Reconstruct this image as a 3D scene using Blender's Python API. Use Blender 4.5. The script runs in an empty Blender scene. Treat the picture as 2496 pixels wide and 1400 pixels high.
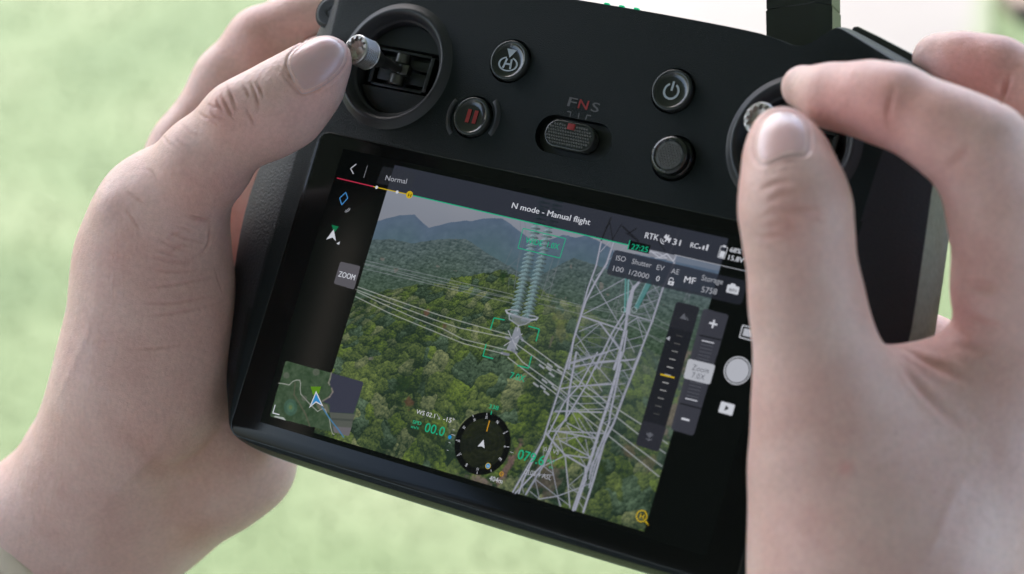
import bpy, bmesh, math, random
import numpy as np
from mathutils import Vector, Matrix
from math import sin, cos, pi, radians, sqrt, tan, atan2

# ------------------------------------------------------------------ scene, camera, light
S = bpy.context.scene
COL = S.collection
PITCH = radians(35)
CAM_H = 1.60
CAMW = Matrix(((1,0,0,0),(0,sin(PITCH),-cos(PITCH),0),(0,cos(PITCH),sin(PITCH),CAM_H),(0,0,0,1)))
FPX, IW, IH = 5300.0, 2496.0, 1400.0
cd = bpy.data.cameras.new('camera'); cam = bpy.data.objects.new('camera', cd); COL.objects.link(cam)
cam.matrix_world = CAMW
cd.sensor_width = 36; cd.lens = 36*FPX/IW; cd.clip_start = 0.01; cd.clip_end = 400
cd.dof.use_dof = True; cd.dof.focus_distance = 0.722; cd.dof.aperture_fstop = 8.0
S.camera = cam

SUN_EL, SUN_AZ = radians(52), radians(-28)      # azimuth measured from +Y towards +X
w = bpy.data.worlds.new('World'); S.world = w; w.use_nodes = True
nt = w.node_tree; bg = nt.nodes['Background']
sky = nt.nodes.new('ShaderNodeTexSky'); sky.sky_type = 'NISHITA'; sky.sun_disc = False
sky.sun_elevation = SUN_EL; sky.sun_rotation = SUN_AZ; sky.air_density = 1.0; sky.dust_density = 3.0
nt.links.new(sky.outputs[0], bg.inputs[0]); bg.inputs[1].default_value = 0.15
sd_ = bpy.data.lights.new('sun', 'SUN'); sd_.energy = 3.1; sd_.angle = radians(0.5); sd_.color = (1.0, 0.95, 0.88)
sun = bpy.data.objects.new('sun', sd_); COL.objects.link(sun)
sdir = Vector((sin(SUN_AZ)*cos(SUN_EL), cos(SUN_AZ)*cos(SUN_EL), sin(SUN_EL)))
sun.rotation_euler = (-sdir).to_track_quat('-Z', 'Y').to_euler(); sun.location = (0, 0, 6)
S.view_settings.view_transform = 'Standard'; S.view_settings.look = 'None'
EXPO = 2.60
S.view_settings.exposure = EXPO; S.view_settings.gamma = 1
S.cycles.max_bounces = 8; S.cycles.diffuse_bounces = 4; S.cycles.glossy_bounces = 3
S.cycles.use_denoising = True

# ------------------------------------------------------------------ the remote's own frame (mm): x right, y up, z out of its face
Rn = np.array([[0.850670952870488, 0.28271560861302975, -0.44320516083287714],
               [-0.20903918613143788, 0.9554730813280796, 0.20826379790762037],
               [0.48235002705902114, -0.0845167173047098, 0.871891837266599]])
Tn = np.array([0.5261667563984104, -17.008636269575472, -703.4654959986076])
Cn = -Rn.T @ Tn                                   # where the eye of the photographer is, in that frame
MR = Matrix([list(Rn[i]) + [Tn[i]*0.001] for i in range(3)] + [[0,0,0,1]])
MW = CAMW @ MR

def un(x, y, z=0.0):
    """a point of the remote's frame (mm) at height z above its face, from where it sits in the photograph"""
    d = Rn.T @ np.array([(x-IW/2)/FPX, -(y-IH/2)/FPX, -1.0])
    return Cn + (z-Cn[2])/d[2]*d
def pj(P):
    c = np.asarray(P, float) @ Rn.T + Tn
    return np.stack([IW/2 + FPX*c[...,0]/-c[...,2], IH/2 - FPX*c[...,1]/-c[...,2]], -1)
def pxmm(P): return FPX/np.linalg.norm(np.asarray(P)-Cn)

# ------------------------------------------------------------------ object helpers
def link(o, parent=None):
    COL.objects.link(o)
    if parent: o.parent = parent
    return o
def meta(o, label=None, cat=None, group=None, kind=None):
    if label: o['label'] = label
    if cat: o['category'] = cat
    if group: o['group'] = group
    if kind: o['kind'] = kind
    return o
def mesh_np(name, V, F, mat, parent=None, smooth=True, scale=0.001, mw=None):
    """V (n,3) in mm, F (m,k) index array or list of lists"""
    me = bpy.data.meshes.new(name); V = np.asarray(V, np.float64)*scale
    if isinstance(F, np.ndarray):
        k = F.shape[1]; me.vertices.add(len(V)); me.vertices.foreach_set('co', V.ravel())
        me.loops.add(F.size); me.loops.foreach_set('vertex_index', F.ravel().astype(np.int32))
        me.polygons.add(len(F)); me.polygons.foreach_set('loop_start', np.arange(0, F.size, k, dtype=np.int32))
        me.update(calc_edges=True)
    else:
        me.from_pydata(V.tolist(), [], [list(f) for f in F]); me.update()
    me.validate()
    if smooth: me.polygons.foreach_set('use_smooth', np.ones(len(me.polygons), bool))
    for m in (mat if isinstance(mat, (list, tuple)) else [mat]): me.materials.append(m)
    o = bpy.data.objects.new(name, me); link(o, parent)
    if mw is not None: o.matrix_world = mw
    return o
def recalc(o):
    bm = bmesh.new(); bm.from_mesh(o.data); bmesh.ops.remove_doubles(bm, verts=bm.verts, dist=1e-7)
    bmesh.ops.recalc_face_normals(bm, faces=bm.faces); bm.to_mesh(o.data); bm.free(); return o
def sharp(o, deg=35):
    bm = bmesh.new(); bm.from_mesh(o.data)
    for e in bm.edges:
        e.smooth = not (len(e.link_faces) == 2 and e.calc_face_angle(0) > radians(deg))
    for f in bm.faces: f.smooth = True
    bm.to_mesh(o.data); bm.free(); return o
class Geo:
    def __init__(s): s.V = []; s.F = []
    def add(s, V, F):
        n = len(s.V); s.V += [tuple(v) for v in V]; s.F += [[i+n for i in f] for f in F]; return s
    def box(s, c, d, bev=0.0, M=None):
        x, y, z = d[0]/2, d[1]/2, d[2]/2; b = min(bev, x*.9, y*.9, z*.9)
        bm = bmesh.new(); bmesh.ops.create_cube(bm, size=1, matrix=Matrix.Diagonal((2*x, 2*y, 2*z, 1)))
        if b > 0: bmesh.ops.bevel(bm, geom=list(bm.edges), offset=b, segments=2, affect='EDGES', profile=.6)
        T = Matrix.Translation(c) @ (M.to_4x4() if M else Matrix())
        V = [T @ v.co for v in bm.verts]; F = [[v.index for v in f.verts] for f in bm.faces]; bm.free(); return s.add(V, F)
    def lathe(s, prof, c=(0,0,0), n=64, M=None, sx=1, sy=1, cap0=False, cap1=False):
        T = Matrix.Translation(c) @ (M.to_4x4() if M else Matrix()); V = []; F = []
        for r, z in prof:
            for i in range(n):
                a = 2*pi*i/n; V.append(T @ Vector((r*cos(a)*sx, r*sin(a)*sy, z)))
        for j in range(len(prof)-1):
            for i in range(n):
                k = (i+1) % n; F.append([j*n+i, j*n+k, (j+1)*n+k, (j+1)*n+i])
        if cap0: F.append([i for i in range(n)][::-1])
        if cap1: F.append([(len(prof)-1)*n+i for i in range(n)])
        return s.add(V, F)
    def loft(s, rings, cap0=False, cap1=False):
        n = len(rings[0]); V = [p for r in rings for p in r]; F = []
        for j in range(len(rings)-1):
            for i in range(n):
                k = (i+1) % n; F.append([j*n+i, j*n+k, (j+1)*n+k, (j+1)*n+i])
        if cap0: F.append(list(range(n))[::-1])
        if cap1: F.append([(len(rings)-1)*n+i for i in range(n)])
        return s.add(V, F)
    def tube(s, pts, r, n=10, caps=True):
        pts = [Vector(p) for p in pts]; rings = []
        rr = r if isinstance(r, (list, tuple)) else [r]*len(pts)
        up = Vector((0,0,1)); t0 = (pts[1]-pts[0]).normalized()
        if abs(t0.dot(up)) > .9: up = Vector((0,1,0))
        for i, p in enumerate(pts):
            t = (pts[min(i+1, len(pts)-1)]-pts[max(i-1, 0)]).normalized()
            a = t.cross(up).normalized(); b = a.cross(t)
            rings.append([p + rr[i]*(cos(2*pi*k/n)*a + sin(2*pi*k/n)*b) for k in range(n)])
        return s.loft(rings, caps, caps)
    def out(s, name, mat, parent=None, smooth=True, sh=35):
        o = mesh_np(name, s.V, s.F, mat, parent, smooth); recalc(o)
        if smooth: sharp(o, sh)
        return o
def chaikin(P, n=2):
    for _ in range(n):
        Q = []
        for i in range(len(P)):
            a, b = np.array(P[i], float), np.array(P[(i+1) % len(P)], float)
            Q += [a*.75+b*.25, a*.25+b*.75]
        P = Q
    return P
def rrect(x0, y0, x1, y1, r, n=8):
    P = []
    for cx, cy, a0 in ((x1-r, y1-r, 0), (x0+r, y1-r, 90), (x0+r, y0+r, 180), (x1-r, y0+r, 270)):
        for i in range(n+1):
            a = radians(a0+90*i/n); P.append((cx+r*cos(a), cy+r*sin(a)))
    return P
def rquad(c, r=1.2, n=5):
    """rounded corners on any convex polygon"""
    P = []; m = len(c)
    for i in range(m):
        a, b, d = (np.array(c[(i+k) % m][:2], float) for k in (-1, 0, 1))
        u = (a-b)/np.linalg.norm(a-b); v = (d-b)/np.linalg.norm(d-b)
        p0, p2 = b+u*r, b+v*r
        for k in range(n+1):
            t = k/n; P.append((1-t)**2*p0+2*t*(1-t)*b+t*t*p2)
    return P

# ------------------------------------------------------------------ materials
def mat(name, base, rough=.5, spec=.5, metal=0, grain=None, grain_s=.2, coat=0, sss=0, noise=None, rvar=None):
    m = bpy.data.materials.new(name); m.use_nodes = True; N = m.node_tree; b = N.nodes['Principled BSDF']
    b.inputs['Base Color'].default_value = (*base, 1); b.inputs['Roughness'].default_value = rough
    b.inputs['Specular IOR Level'].default_value = spec; b.inputs['Metallic'].default_value = metal
    b.inputs['Coat Weight'].default_value = coat
    tc = N.nodes.new('ShaderNodeTexCoord')
    if grain:
        nz = N.nodes.new('ShaderNodeTexNoise'); nz.inputs['Scale'].default_value = grain; nz.inputs['Detail'].default_value = 2
        N.links.new(tc.outputs['Object'], nz.inputs['Vector'])
        bp = N.nodes.new('ShaderNodeBump'); bp.inputs['Strength'].default_value = grain_s; bp.inputs['Distance'].default_value = 0.0003
        N.links.new(nz.outputs['Fac'], bp.inputs['Height']); N.links.new(bp.outputs[0], b.inputs['Normal'])
    if noise:
        sc, amt = noise
        nz = N.nodes.new('ShaderNodeTexNoise'); nz.inputs['Scale'].default_value = sc; nz.inputs['Detail'].default_value = 4
        N.links.new(tc.outputs['Object'], nz.inputs['Vector'])
        mr = N.nodes.new('ShaderNodeMapRange'); mr.inputs['To Min'].default_value = 1-amt; mr.inputs['To Max'].default_value = 1+amt
        N.links.new(nz.outputs['Fac'], mr.inputs['Value'])
        mx = N.nodes.new('ShaderNodeVectorMath'); mx.operation = 'SCALE'; mx.inputs[0].default_value = base
        N.links.new(mr.outputs[0], mx.inputs['Scale']); N.links.new(mx.outputs[0], b.inputs['Base Color'])
        if rvar:
            m2 = N.nodes.new('ShaderNodeMapRange'); m2.inputs['To Min'].default_value = rough-rvar; m2.inputs['To Max'].default_value = rough+rvar
            N.links.new(nz.outputs['Fac'], m2.inputs['Value']); N.links.new(m2.outputs[0], b.inputs['Roughness'])
    return m
def srgb(*c):
    return tuple(((x/255)/12.92 if x/255 < .04045 else ((x/255+.055)/1.055)**2.4) for x in c)
def emit(name, c255, k=1.0):
    m = bpy.data.materials.new(name); m.use_nodes = True; N = m.node_tree; b = N.nodes['Principled BSDF']
    b.inputs['Base Color'].default_value = (0,0,0,1); b.inputs['Roughness'].default_value = .35; b.inputs['Specular IOR Level'].default_value = .1
    b.inputs['Emission Color'].default_value = (*srgb(*c255), 1); b.inputs['Emission Strength'].default_value = k*2**-EXPO
    return m
# ================================================================== the ground (setting)
def gp(x, y, z=0.0):
    d = CAMW.to_3x3() @ Vector(((x-IW/2)/FPX, -(y-IH/2)/FPX, -1.0)); o = CAMW.translation
    return o + d*((z-o.z)/d.z)
def ground_mat():
    m = bpy.data.materials.new('lawn'); m.use_nodes = True; N = m.node_tree; b = N.nodes['Principled BSDF']
    tc = N.nodes.new('ShaderNodeTexCoord')
    n1 = N.nodes.new('ShaderNodeTexNoise'); n1.inputs['Scale'].default_value = 3.6; n1.inputs['Detail'].default_value = .6
    n2 = N.nodes.new('ShaderNodeTexNoise'); n2.inputs['Scale'].default_value = 60; n2.inputs['Detail'].default_value = 4
    cr = N.nodes.new('ShaderNodeValToRGB'); e = cr.color_ramp.elements
    e[0].position = .32; e[0].color = (.032, .054, .018, 1); e[1].position = .72; e[1].color = (.066, .086, .042, 1)
    k = cr.color_ramp.elements.new(.5); k.color = (.047, .070, .028, 1)
    mx = N.nodes.new('ShaderNodeMixRGB'); mx.blend_type = 'MULTIPLY'; mx.inputs[0].default_value = .05
    for n in (n1, n2): N.links.new(tc.outputs['Object'], n.inputs['Vector'])
    N.links.new(n1.outputs['Fac'], cr.inputs[0]); N.links.new(cr.outputs[0], mx.inputs[1]); N.links.new(n2.outputs['Fac'], mx.inputs[2])
    N.links.new(mx.outputs[0], b.inputs['Base Color']); b.inputs['Roughness'].default_value = .9
    bp = N.nodes.new('ShaderNodeBump'); bp.inputs['Distance'].default_value = .003; N.links.new(n2.outputs['Fac'], bp.inputs['Height']); N.links.new(bp.outputs[0], b.inputs['Normal'])
    return m
n = 60; xs = np.sign(np.linspace(-1, 1, n))*np.abs(np.linspace(-1, 1, n))**2.5*150
G = np.array([(x, y+3, 0) for y in xs for x in xs]); F = np.array([[j*n+i, j*n+i+1, (j+1)*n+i+1, (j+1)*n+i] for j in range(n-1) for i in range(n-1)])
ground = mesh_np('ground', G, F, ground_mat(), scale=1); meta(ground, 'sunlit green lawn far below the hands, out of focus', 'ground', kind='structure')

M_path = mat('pale_paving', (.082, .077, .073), .8, noise=(2.6, .35))
pp = [gp(*q) for q in ((1080, -700), (1130, 80), (1290, 380), (1900, 480), (2290, 380), (2400, 130), (2440, 0), (2560, -700))]
pp = chaikin([(p.x, p.y) for p in pp], 2)
cx_, cy_ = np.mean([p[0] for p in pp]), np.mean([p[1] for p in pp]); rgs = []
for kk_, z_ in ((1.0, -.02), (1.0, .010), (.93, .012), (.86, .012), (.5, .012)):
    rgs.append([(cx_+(x-cx_)*kk_*(1+.02*sin(i*1.7)*(kk_ > .9)), cy_+(y-cy_)*kk_, z_) for i, (x, y) in enumerate(pp)])
g = Geo(); g.loft(rgs, False, True)
path = mesh_np('path', g.V, g.F, M_path, scale=1, smooth=False)
wa = path.data.color_attributes.new('wear', 'FLOAT_COLOR', 'POINT'); wv = np.repeat([0, 0, .55, 1, 1], len(pp)); wa.data.foreach_set('color', np.stack([wv, wv, wv, wv*0+1], 1).astype(np.float32).ravel())
N = M_path.node_tree; bs = N.nodes['Principled BSDF']; src = bs.inputs['Base Color'].links[0].from_socket; vc = N.nodes.new('ShaderNodeVertexColor'); vc.layer_name = 'wear'
mxp = N.nodes.new('ShaderNodeMixRGB'); mxp.inputs[1].default_value = (.058, .078, .034, 1); N.links.new(vc.outputs[0], mxp.inputs[0]); N.links.new(src, mxp.inputs[2]); N.links.new(mxp.outputs[0], bs.inputs['Base Color'])
meta(path, 'pale sunlit paving behind the top edge of the remote, out of focus', 'path', kind='structure')
M_soil = mat('bark_mulch', (.10, .075, .06), .9, noise=(20, .4))
pp = chaikin([(p.x, p.y) for p in (gp(*q) for q in ((2430, -160), (2440, 40), (2520, 60), (2700, 50), (2700, -160)))], 2)
g = Geo(); g.loft([[(x, y, -.02) for x, y in pp], [(x, y, .03) for x, y in pp]], False, True)
soil = mesh_np('soil', g.V, g.F, M_soil, scale=1, smooth=False); recalc(soil); meta(soil, 'dark brown mulch bed at the far right corner', 'soil', kind='structure')

# grass blades, clover patches and fallen pale petals: one mass nobody could count
rng = np.random.default_rng(5)
nb = 36000; bx = rng.uniform(-1.3, 1.3, nb); by = rng.uniform(1.3, 3.7, nb)
inpath = np.zeros(nb, bool)
PP = np.array([(p.x, p.y) for p in (gp(*q) for q in ((1080, -700), (1130, 80), (1290, 380), (1900, 480), (2290, 380), (2400, 130), (2440, 0), (2560, -700)))])
for i in range(len(PP)):
    a, b2 = PP[i-1], PP[i]
    c = ((a[1] > by) != (b2[1] > by)); xi = (b2[0]-a[0])*(by-a[1])/(b2[1]-a[1]+1e-9)+a[0]; inpath ^= c & (bx < xi)
bx, by = bx[~inpath], by[~inpath]; nb = len(bx)
h = rng.uniform(.004, .010, nb); a = rng.uniform(0, 2*pi, nb); wd = rng.uniform(.001, .002, nb); ln = rng.uniform(.2, .9, nb)*h
V = np.stack([np.stack([bx-wd*np.cos(a), by-wd*np.sin(a), 0*h], 1), np.stack([bx+wd*np.cos(a), by+wd*np.sin(a), 0*h], 1),
              np.stack([bx+ln*np.sin(a), by-ln*np.cos(a), h], 1)], 1).reshape(-1, 3)
def leafmat(name, c, tr=.35):
    m = bpy.data.materials.new(name); m.use_nodes = True; N = m.node_tree; b = N.nodes['Principled BSDF']
    tc = N.nodes.new('ShaderNodeTexCoord'); nz = N.nodes.new('ShaderNodeTexNoise'); nz.inputs['Scale'].default_value = 4
    cr = N.nodes.new('ShaderNodeValToRGB'); cr.color_ramp.elements[0].position = .35; cr.color_ramp.elements[0].color = (*[k*.85 for k in c], 1)
    cr.color_ramp.elements[1].position = .7; cr.color_ramp.elements[1].color = (c[0]*1.35, c[1]*1.2, c[2]*1.4, 1)
    N.links.new(tc.outputs['Object'], nz.inputs['Vector']); N.links.new(nz.outputs['Fac'], cr.inputs[0]); N.links.new(cr.outputs[0], b.inputs['Base Color'])
    b.inputs['Roughness'].default_value = .6
    t = N.nodes.new('ShaderNodeBsdfTranslucent'); N.links.new(cr.outputs[0], t.inputs[0]); mx = N.nodes.new('ShaderNodeMixShader'); mx.inputs[0].default_value = tr
    N.links.new(b.outputs[0], mx.inputs[1]); N.links.new(t.outputs[0], mx.inputs[2]); N.links.new(mx.outputs[0], N.nodes['Material Output'].inputs[0])
    return m
gr = mesh_np('grass', V, np.arange(nb*3).reshape(-1, 3), leafmat('grass_blades', (.044, .070, .022)), scale=1, smooth=False)
meta(gr, 'short bright green grass of the blurred lawn', 'grass', kind='stuff')

# unseen overhead cover and rear panel, added to shade the hands and bounce neutral fill
M_wood = mat('blocker_timber', (.30, .22, .15), .7, noise=(8, .25)); M_paint = mat('grey_fill_boards', (.44, .45, .495), .7, noise=(5, .08))
sh = bpy.data.objects.new('light_blocker', None); link(sh); sh.location = (0, -1.3, 0); meta(sh, 'unseen cover and rear panel added out of frame to shade the hands', 'light_blocker')
def world_part(name, boxes, m):
    g = Geo()
    for c, d in boxes: g.box(c, d, .01)
    o = mesh_np(name, g.V, g.F, m, sh, smooth=False, scale=1); return o
world_part('blocker_roof', [((-.5, 1.5, 2.74), (6.4, 4.4, .08))], M_paint)
world_part('blocker_wall', [((-.5, -.5, 1.35), (6.2, .08, 2.7))], M_paint)
for x in (-3.1, 2.1): world_part('blocker_post', [((x, .15, 1.35), (.12, .12, 2.7))], M_wood)
# ================================================================== the remote controller
M_body = mat('grained_black_plastic', (.0028, .0052, .0056), .46, .15, grain=2600, grain_s=.7, noise=(2300, .45), rvar=.06)
M_side = mat('soft_grey_rubber', (.19, .215, .18), .62, .3, grain=620, grain_s=1.0, noise=(420, .3))
M_dark = mat('deep_black_plastic', (.004, .0048, .0048), .45, .4, noise=(80, .2))
M_ring = mat('satin_dark_grey_ring', (.018, .018, .022), .42, .35, grain=1800, grain_s=.2, noise=(50, .15))
M_gloss = mat('glossy_black_button', (.008, .009, .009), .18, .5, noise=(80, .1))
M_rim = mat('button_rim', (.022, .024, .024), .26, .35, noise=(80, .1))
M_metal = mat('knurled_steel', (.42, .39, .37), .38, .5, 1.0, noise=(300, .15))
M_metal2 = mat('dark_steel', (.10, .095, .09), .4, .5, .9, noise=(200, .2))
M_white = mat('printed_white', (.30, .32, .36), .6, .3, noise=(200, .05))
M_grey = mat('printed_grey', (.085, .08, .085), .6, .3, noise=(200, .08))
M_red = mat('printed_red', (.22, .016, .016), .55, .3, noise=(200, .08))
M_knobtex = mat('knurled_rubber', (.10, .098, .10), .45, .4, noise=(200, .1))

RC = bpy.data.objects.new('remote_controller', None); link(RC); RC.matrix_world = MW
meta(RC, 'black drone remote controller with a large lit screen and two sticks, held in both hands', 'remote controller')

right = [((0,114.6),(0,116.2)), ((50,113.9),(50,115.5)), ((60,112.6),(60,114.2)), ((66,111.2),(66,113.0)), ((71,112.4),(71,114.4)), ((76.5,118.3),(75.5,121.0)), ((78.5,119.4),(78.2,122.4)), ((81,118.9),(81.5,121.6)),
         ((103,110.6),(107.5,113.2)), ((105.5,109.0),(110.6,112.2)), ((106,105.5),(113.2,108.5)), ((104.8,97),(115.8,100)), ((103.5,80),(118.5,79)), ((103,50),(122.5,50)), ((102.5,20),(125.5,25)), ((101,-10),(121,-5)),
         ((99.5,-34),(112,-36)), ((98.6,-47),(106,-48.5)), ((96.5,-54.6),(100.5,-56.2)), ((88,-56.9),(90,-58.8)), ((60,-57.4),(60,-59.4))]
full = right + [((0,-57.6),(0,-59.6))] + [((-a[0],a[1]),(-b[0],b[1])) for a, b in right[:0:-1]]
Fo = chaikin([a for a, b in full][::-1], 2); Mo = chaikin([b for a, b in full][::-1], 2)
def ring(t, z, k=1.0, off=0.0):
    r = []
    for a, b in zip(Fo, Mo):
        p = a*(1-t)+b*t; c = np.array((0., 26.)); d = p-c; p = c + d*k + d/np.linalg.norm(d)*off; r.append((p[0], p[1], z))
    return r
rings = [ring(0, 0, .2), ring(0, 0, .9), ring(0, 0)]
rings += [ring(sin(t*pi/2)*.25+t*.75, -10*(.15*(1-cos(t*pi/2))+.85*t**1.15)) for t in (.03, .08, .2, .4, .6, .8, .93, 1)]
rings += [ring(1, -10.8, 1, -.7), ring(1, -14, 1, -2.5)]
g = Geo(); g.loft(rings[2:], True, True)
shell = g.out('front_shell', M_body, RC, sh=60)
def cutter(prof_geo):
    c = mesh_np('cutter_tmp', prof_geo.V, prof_geo.F, M_body, RC); recalc(c); return c
RL, RR = (-74.8, 80.8), (75.2, 80.8)
BT = {'home': (-31.1, 89.9, 6.9), 'pause': (-38.8, 68.8, 6.7), 'power': (30.1, 90.1, 6.9), 'joy': (36.9, 68.7, 6.9)}
cg = Geo()
for c in (RL, RR): cg.lathe([(18.6, 3), (18.6, -9.4)], (c[0], c[1], 0), 72, cap0=True, cap1=True)
for k, (x, y, r) in BT.items(): cg.lathe([(r+.75, 3), (r+.75, -4)], (x, y, 0), 48, cap0=True, cap1=True)
sl = rrect(-14.2, 62.3, 14.2, 75.2, 6.4, 10); cg.loft([[(x, y, 3) for x, y in sl], [(x, y, -4) for x, y in sl]], True, True)
ct = cutter(cg)
md = shell.modifiers.new('cut', 'BOOLEAN'); md.operation = 'DIFFERENCE'; md.solver = 'EXACT'; md.object = ct
bpy.context.view_layer.update()
dg = bpy.context.evaluated_depsgraph_get(); nm = bpy.data.meshes.new_from_object(shell.evaluated_get(dg))
shell.modifiers.clear(); shell.data = nm; nm.name = 'front_shell'; nm.materials.clear(); nm.materials.append(M_body); bpy.data.objects.remove(ct); sharp(shell, 40)

# both flanks coloured a lighter violet-grey, so their facets read as lit
M_flank = mat('violet_grey_sheen', (.015, .0155, .020), .55, .25, grain=1300, grain_s=.9, noise=(1500, .35)); shell.data.materials.append(M_flank)
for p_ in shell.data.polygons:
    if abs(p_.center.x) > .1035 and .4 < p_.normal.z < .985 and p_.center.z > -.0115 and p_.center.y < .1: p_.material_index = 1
# rear half, lighter grips
g = Geo(); g.loft([ring(1, -9.8, 1, -1.6), ring(1, -10.3, 1, -.1), ring(1, -12, 1, .4), ring(1, -24, 1, .6), ring(1, -34, 1, 0), ring(1, -41, .93), ring(1, -46, .8)], True, True)
rear = g.out('rear_shell', M_side, RC, sh=50)
# second thin layer behind the sloping top corners (strap and rubber flap)
for s in (1, -1):
    g = Geo(); q = [(79.5, 120.8), (109.5, 111.6), (112.4, 112.6), (111.6, 114.6), (81, 124.0), (79, 123.4)]
    if s < 0: q = [(-x, y) for x, y in q][::-1]
    q = chaikin(q, 1); g.loft([[(x, y, -18) for x, y in q], [(x, y, -11.4) for x, y in q], [(x*.9985, y-.3, -10.8) for x, y in q]], True, True)
    g.out('corner_flap', M_rim, RC, sh=40)

# top edge light strip
led = emit('green_led', (20, 190, 130))
g = Geo()
for a, b in ((1474, 1486), (1512, 1524), (1550, 1562)):
    p = un(a, 0); q = un(b, 0); g.box(((p[0]+q[0])/2, 114.5, -.9), (q[0]-p[0], 1.3, 1.5), .3)
g.out('status_light', led, RC)

# antenna
ab = un(1959, 80, -20.5); at_ = un(1956, -150, -20.5); ad = (at_-ab)/np.linalg.norm(at_-ab); al = np.array((ad[1], -ad[0], 0.))
def arect(hw, t, z0=0, hd=6.5): return [tuple(ab+ad*t+al*(sx*hw)+np.array((0, 0, z0+sz*hd))) for sx, sz in ((-1,-1),(1,-1),(1,.35),(.58,1),(-1,1))]
g = Geo(); g.loft([arect(10.3, -9), arect(10.5, 6.6), arect(10.2, 7.0)], True, True); ant = g.out('antenna', M_gloss, RC, sh=25)
g = Geo(); g.loft([arect(9.9, 6.9, 0, 6.2), arect(10.3, 7.4), arect(10.7, 60), arect(9, 64)], True, True); g.out('antenna_blade', M_gloss, ant, sh=25)

# ---- gimbals
def gimbal(cx, cy):
    e = Geo(); e.lathe([(22.6, -.05), (21.8, .35), (20.6, 1.5), (19.9, 2.0), (19.2, 1.9), (18.3, .9), (17.2, -.8), (16.75, -1.7), (16.45, -1.75), (16.2, -2.4), (16.2, -8.6)], (cx, cy, 0), 96)
    rg = e.out('gimbal_ring', M_ring, RC, sh=80)
    b = Geo(); b.lathe([(18.4, -9.0), (.2, -9.0)], (cx, cy, 0), 64); b.out('gimbal_well', M_dark, rg)
    for s in (1, -1):                                  # curved lids above and below the slot
        v = []; n = 24; y0 = 7.4
        a0 = math.asin(y0/16.1)
        top = [(16.1*cos(a0+(pi-2*a0)*i/n), s*16.1*sin(a0+(pi-2*a0)*i/n)) for i in range(n+1)]
        g = Geo(); g.loft([[(cx+x, cy+y, -8.8) for x, y in top], [(cx+x, cy+y, -4.6-(0.10*abs(y)-.7)) for x, y in top], [(cx+x*.97, cy+s*y0+(y-s*y0)*.95+s*.2, -4.2-(0.10*abs(y)-.7)) for x, y in top]], True, True)
        g.out('gimbal_lid', M_dark2, rg, sh=30)
    g = Geo(); z = -6.2
    g.box((cx+11.3, cy, z), (1.6, 12.4, 3.4), .3); g.box((cx-11.3, cy, z), (1.6, 12.4, 3.4), .3)
    g.box((cx, cy+6.3, z), (21, 1.0, 3.2), .3); g.box((cx, cy-6.3, z), (21, 1.0, 3.2), .3)
    g.box((cx+6, cy+2.6, z-.6), (8.2, 3.4, 2.4), .3); g.box((cx+6.4, cy-2.2, z-.6), (8.4, 4.2, 2.4), .3); g.box((cx-6.4, cy, z-.8), (7, 8.6, 2.2), .4)
    g.out('gimbal_frame', M_dark, rg, sh=30)
    g = Geo(); Mx = Matrix.Rotation(pi/2, 3, 'X')
    g.lathe([(2.3, -5.6), (2.6, -5.2), (2.6, -2.2), (2.2, -2)], (cx-.5, cy, -4.6), 20, M=Mx, cap0=True, cap1=True)
    g.lathe([(2.3, 5.6), (2.6, 5.2), (2.6, 2.2), (2.2, 2)], (cx-.5, cy, -4.6), 20, M=Mx, cap0=True, cap1=True)
    g.box((cx+2.0, cy, -4.6), (3.2, 3.6, 3.0), .3)
    p_ = Geo(); p_.box((cx+.3, cy, -2.6), (.5, 3.4, .6), .1); p_.out('hinge_glint', M_white, rg)  # small white bar standing in for the glint at the hinge
    g.out('gimbal_pivot', M_metal2, rg, sh=30)
    return rg
M_dark2 = mat('dark_plastic_lid', (.011, .0125, .0125), .55, .25, grain=1500, grain_s=.2, noise=(60, .2))
def stick(rg, cx, cy, tilt=(0, 0), zt=21.5):
    st = bpy.data.objects.new('stick', None)
    Rt = (Matrix.Rotation(tilt[0], 3, 'Y') @ Matrix.Rotation(tilt[1], 3, 'X'))
    n = 96; prof = []
    g = Geo(); g.lathe([(1.5, 0), (1.5, 7), (2.0, 8), (2.0, 11.0), (2.6, 12.5), (4.0, zt-4.2), (4.9, zt-2.6), (4.9, zt-1.8)], (cx, cy, -5), 32, M=Rt, cap0=True)
    sk = g.out('stick', M_metal2, rg, sh=30)
    V = []; Fc = []; L0, L1 = zt-2.2, zt+5; nz = 14; T = Matrix.Translation((cx, cy, -5)) @ Rt.to_4x4()
    for j in range(nz+1):                               # knurled barrel
        z = L0 + (L1-1.2-L0)*j/nz; grv = .18 if j % 2 else 0
        for i in range(n):
            r = 5.15 - grv*.6 - (.16 if i % 2 else 0) + (.12 if j in (0, nz) else 0); a = 2*pi*i/n; V.append(T @ Vector((r*cos(a), r*sin(a), z)))
    for z, r in ((L1-.5, 5.15), (L1-.1, 4.85)):
        for i in range(n): a = 2*pi*i/n; V.append(T @ Vector((r*cos(a), r*sin(a), z)))
    for i in range(n):                                  # toothed crown
        a = 2*pi*i/n; ph = (i*12/n) % 1; r = 4.5 if ph < .5 else 3.6; V.append(T @ Vector((r*cos(a), r*sin(a), L1)))
    for i in range(n):
        a = 2*pi*i/n; ph = (i*12/n) % 1; r = 3.6 if ph < .5 else 3.2; V.append(T @ Vector((r*cos(a), r*sin(a), L1-1.5)))
    for i in range(n):
        a = 2*pi*i/n; V.append(T @ Vector((1.4*cos(a), 1.4*sin(a), L1-2.4)))
    rows = nz+1+2+3
    for j in range(rows-1):
        for i in range(n): k = (i+1) % n; Fc.append([j*n+i, j*n+k, (j+1)*n+k, (j+1)*n+i])
    Fc.append([(rows-1)*n+i for i in range(n)])
    kn = mesh_np('stick_knob', V, Fc, M_metal, rg, smooth=False); recalc(kn)
    return sk
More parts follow.
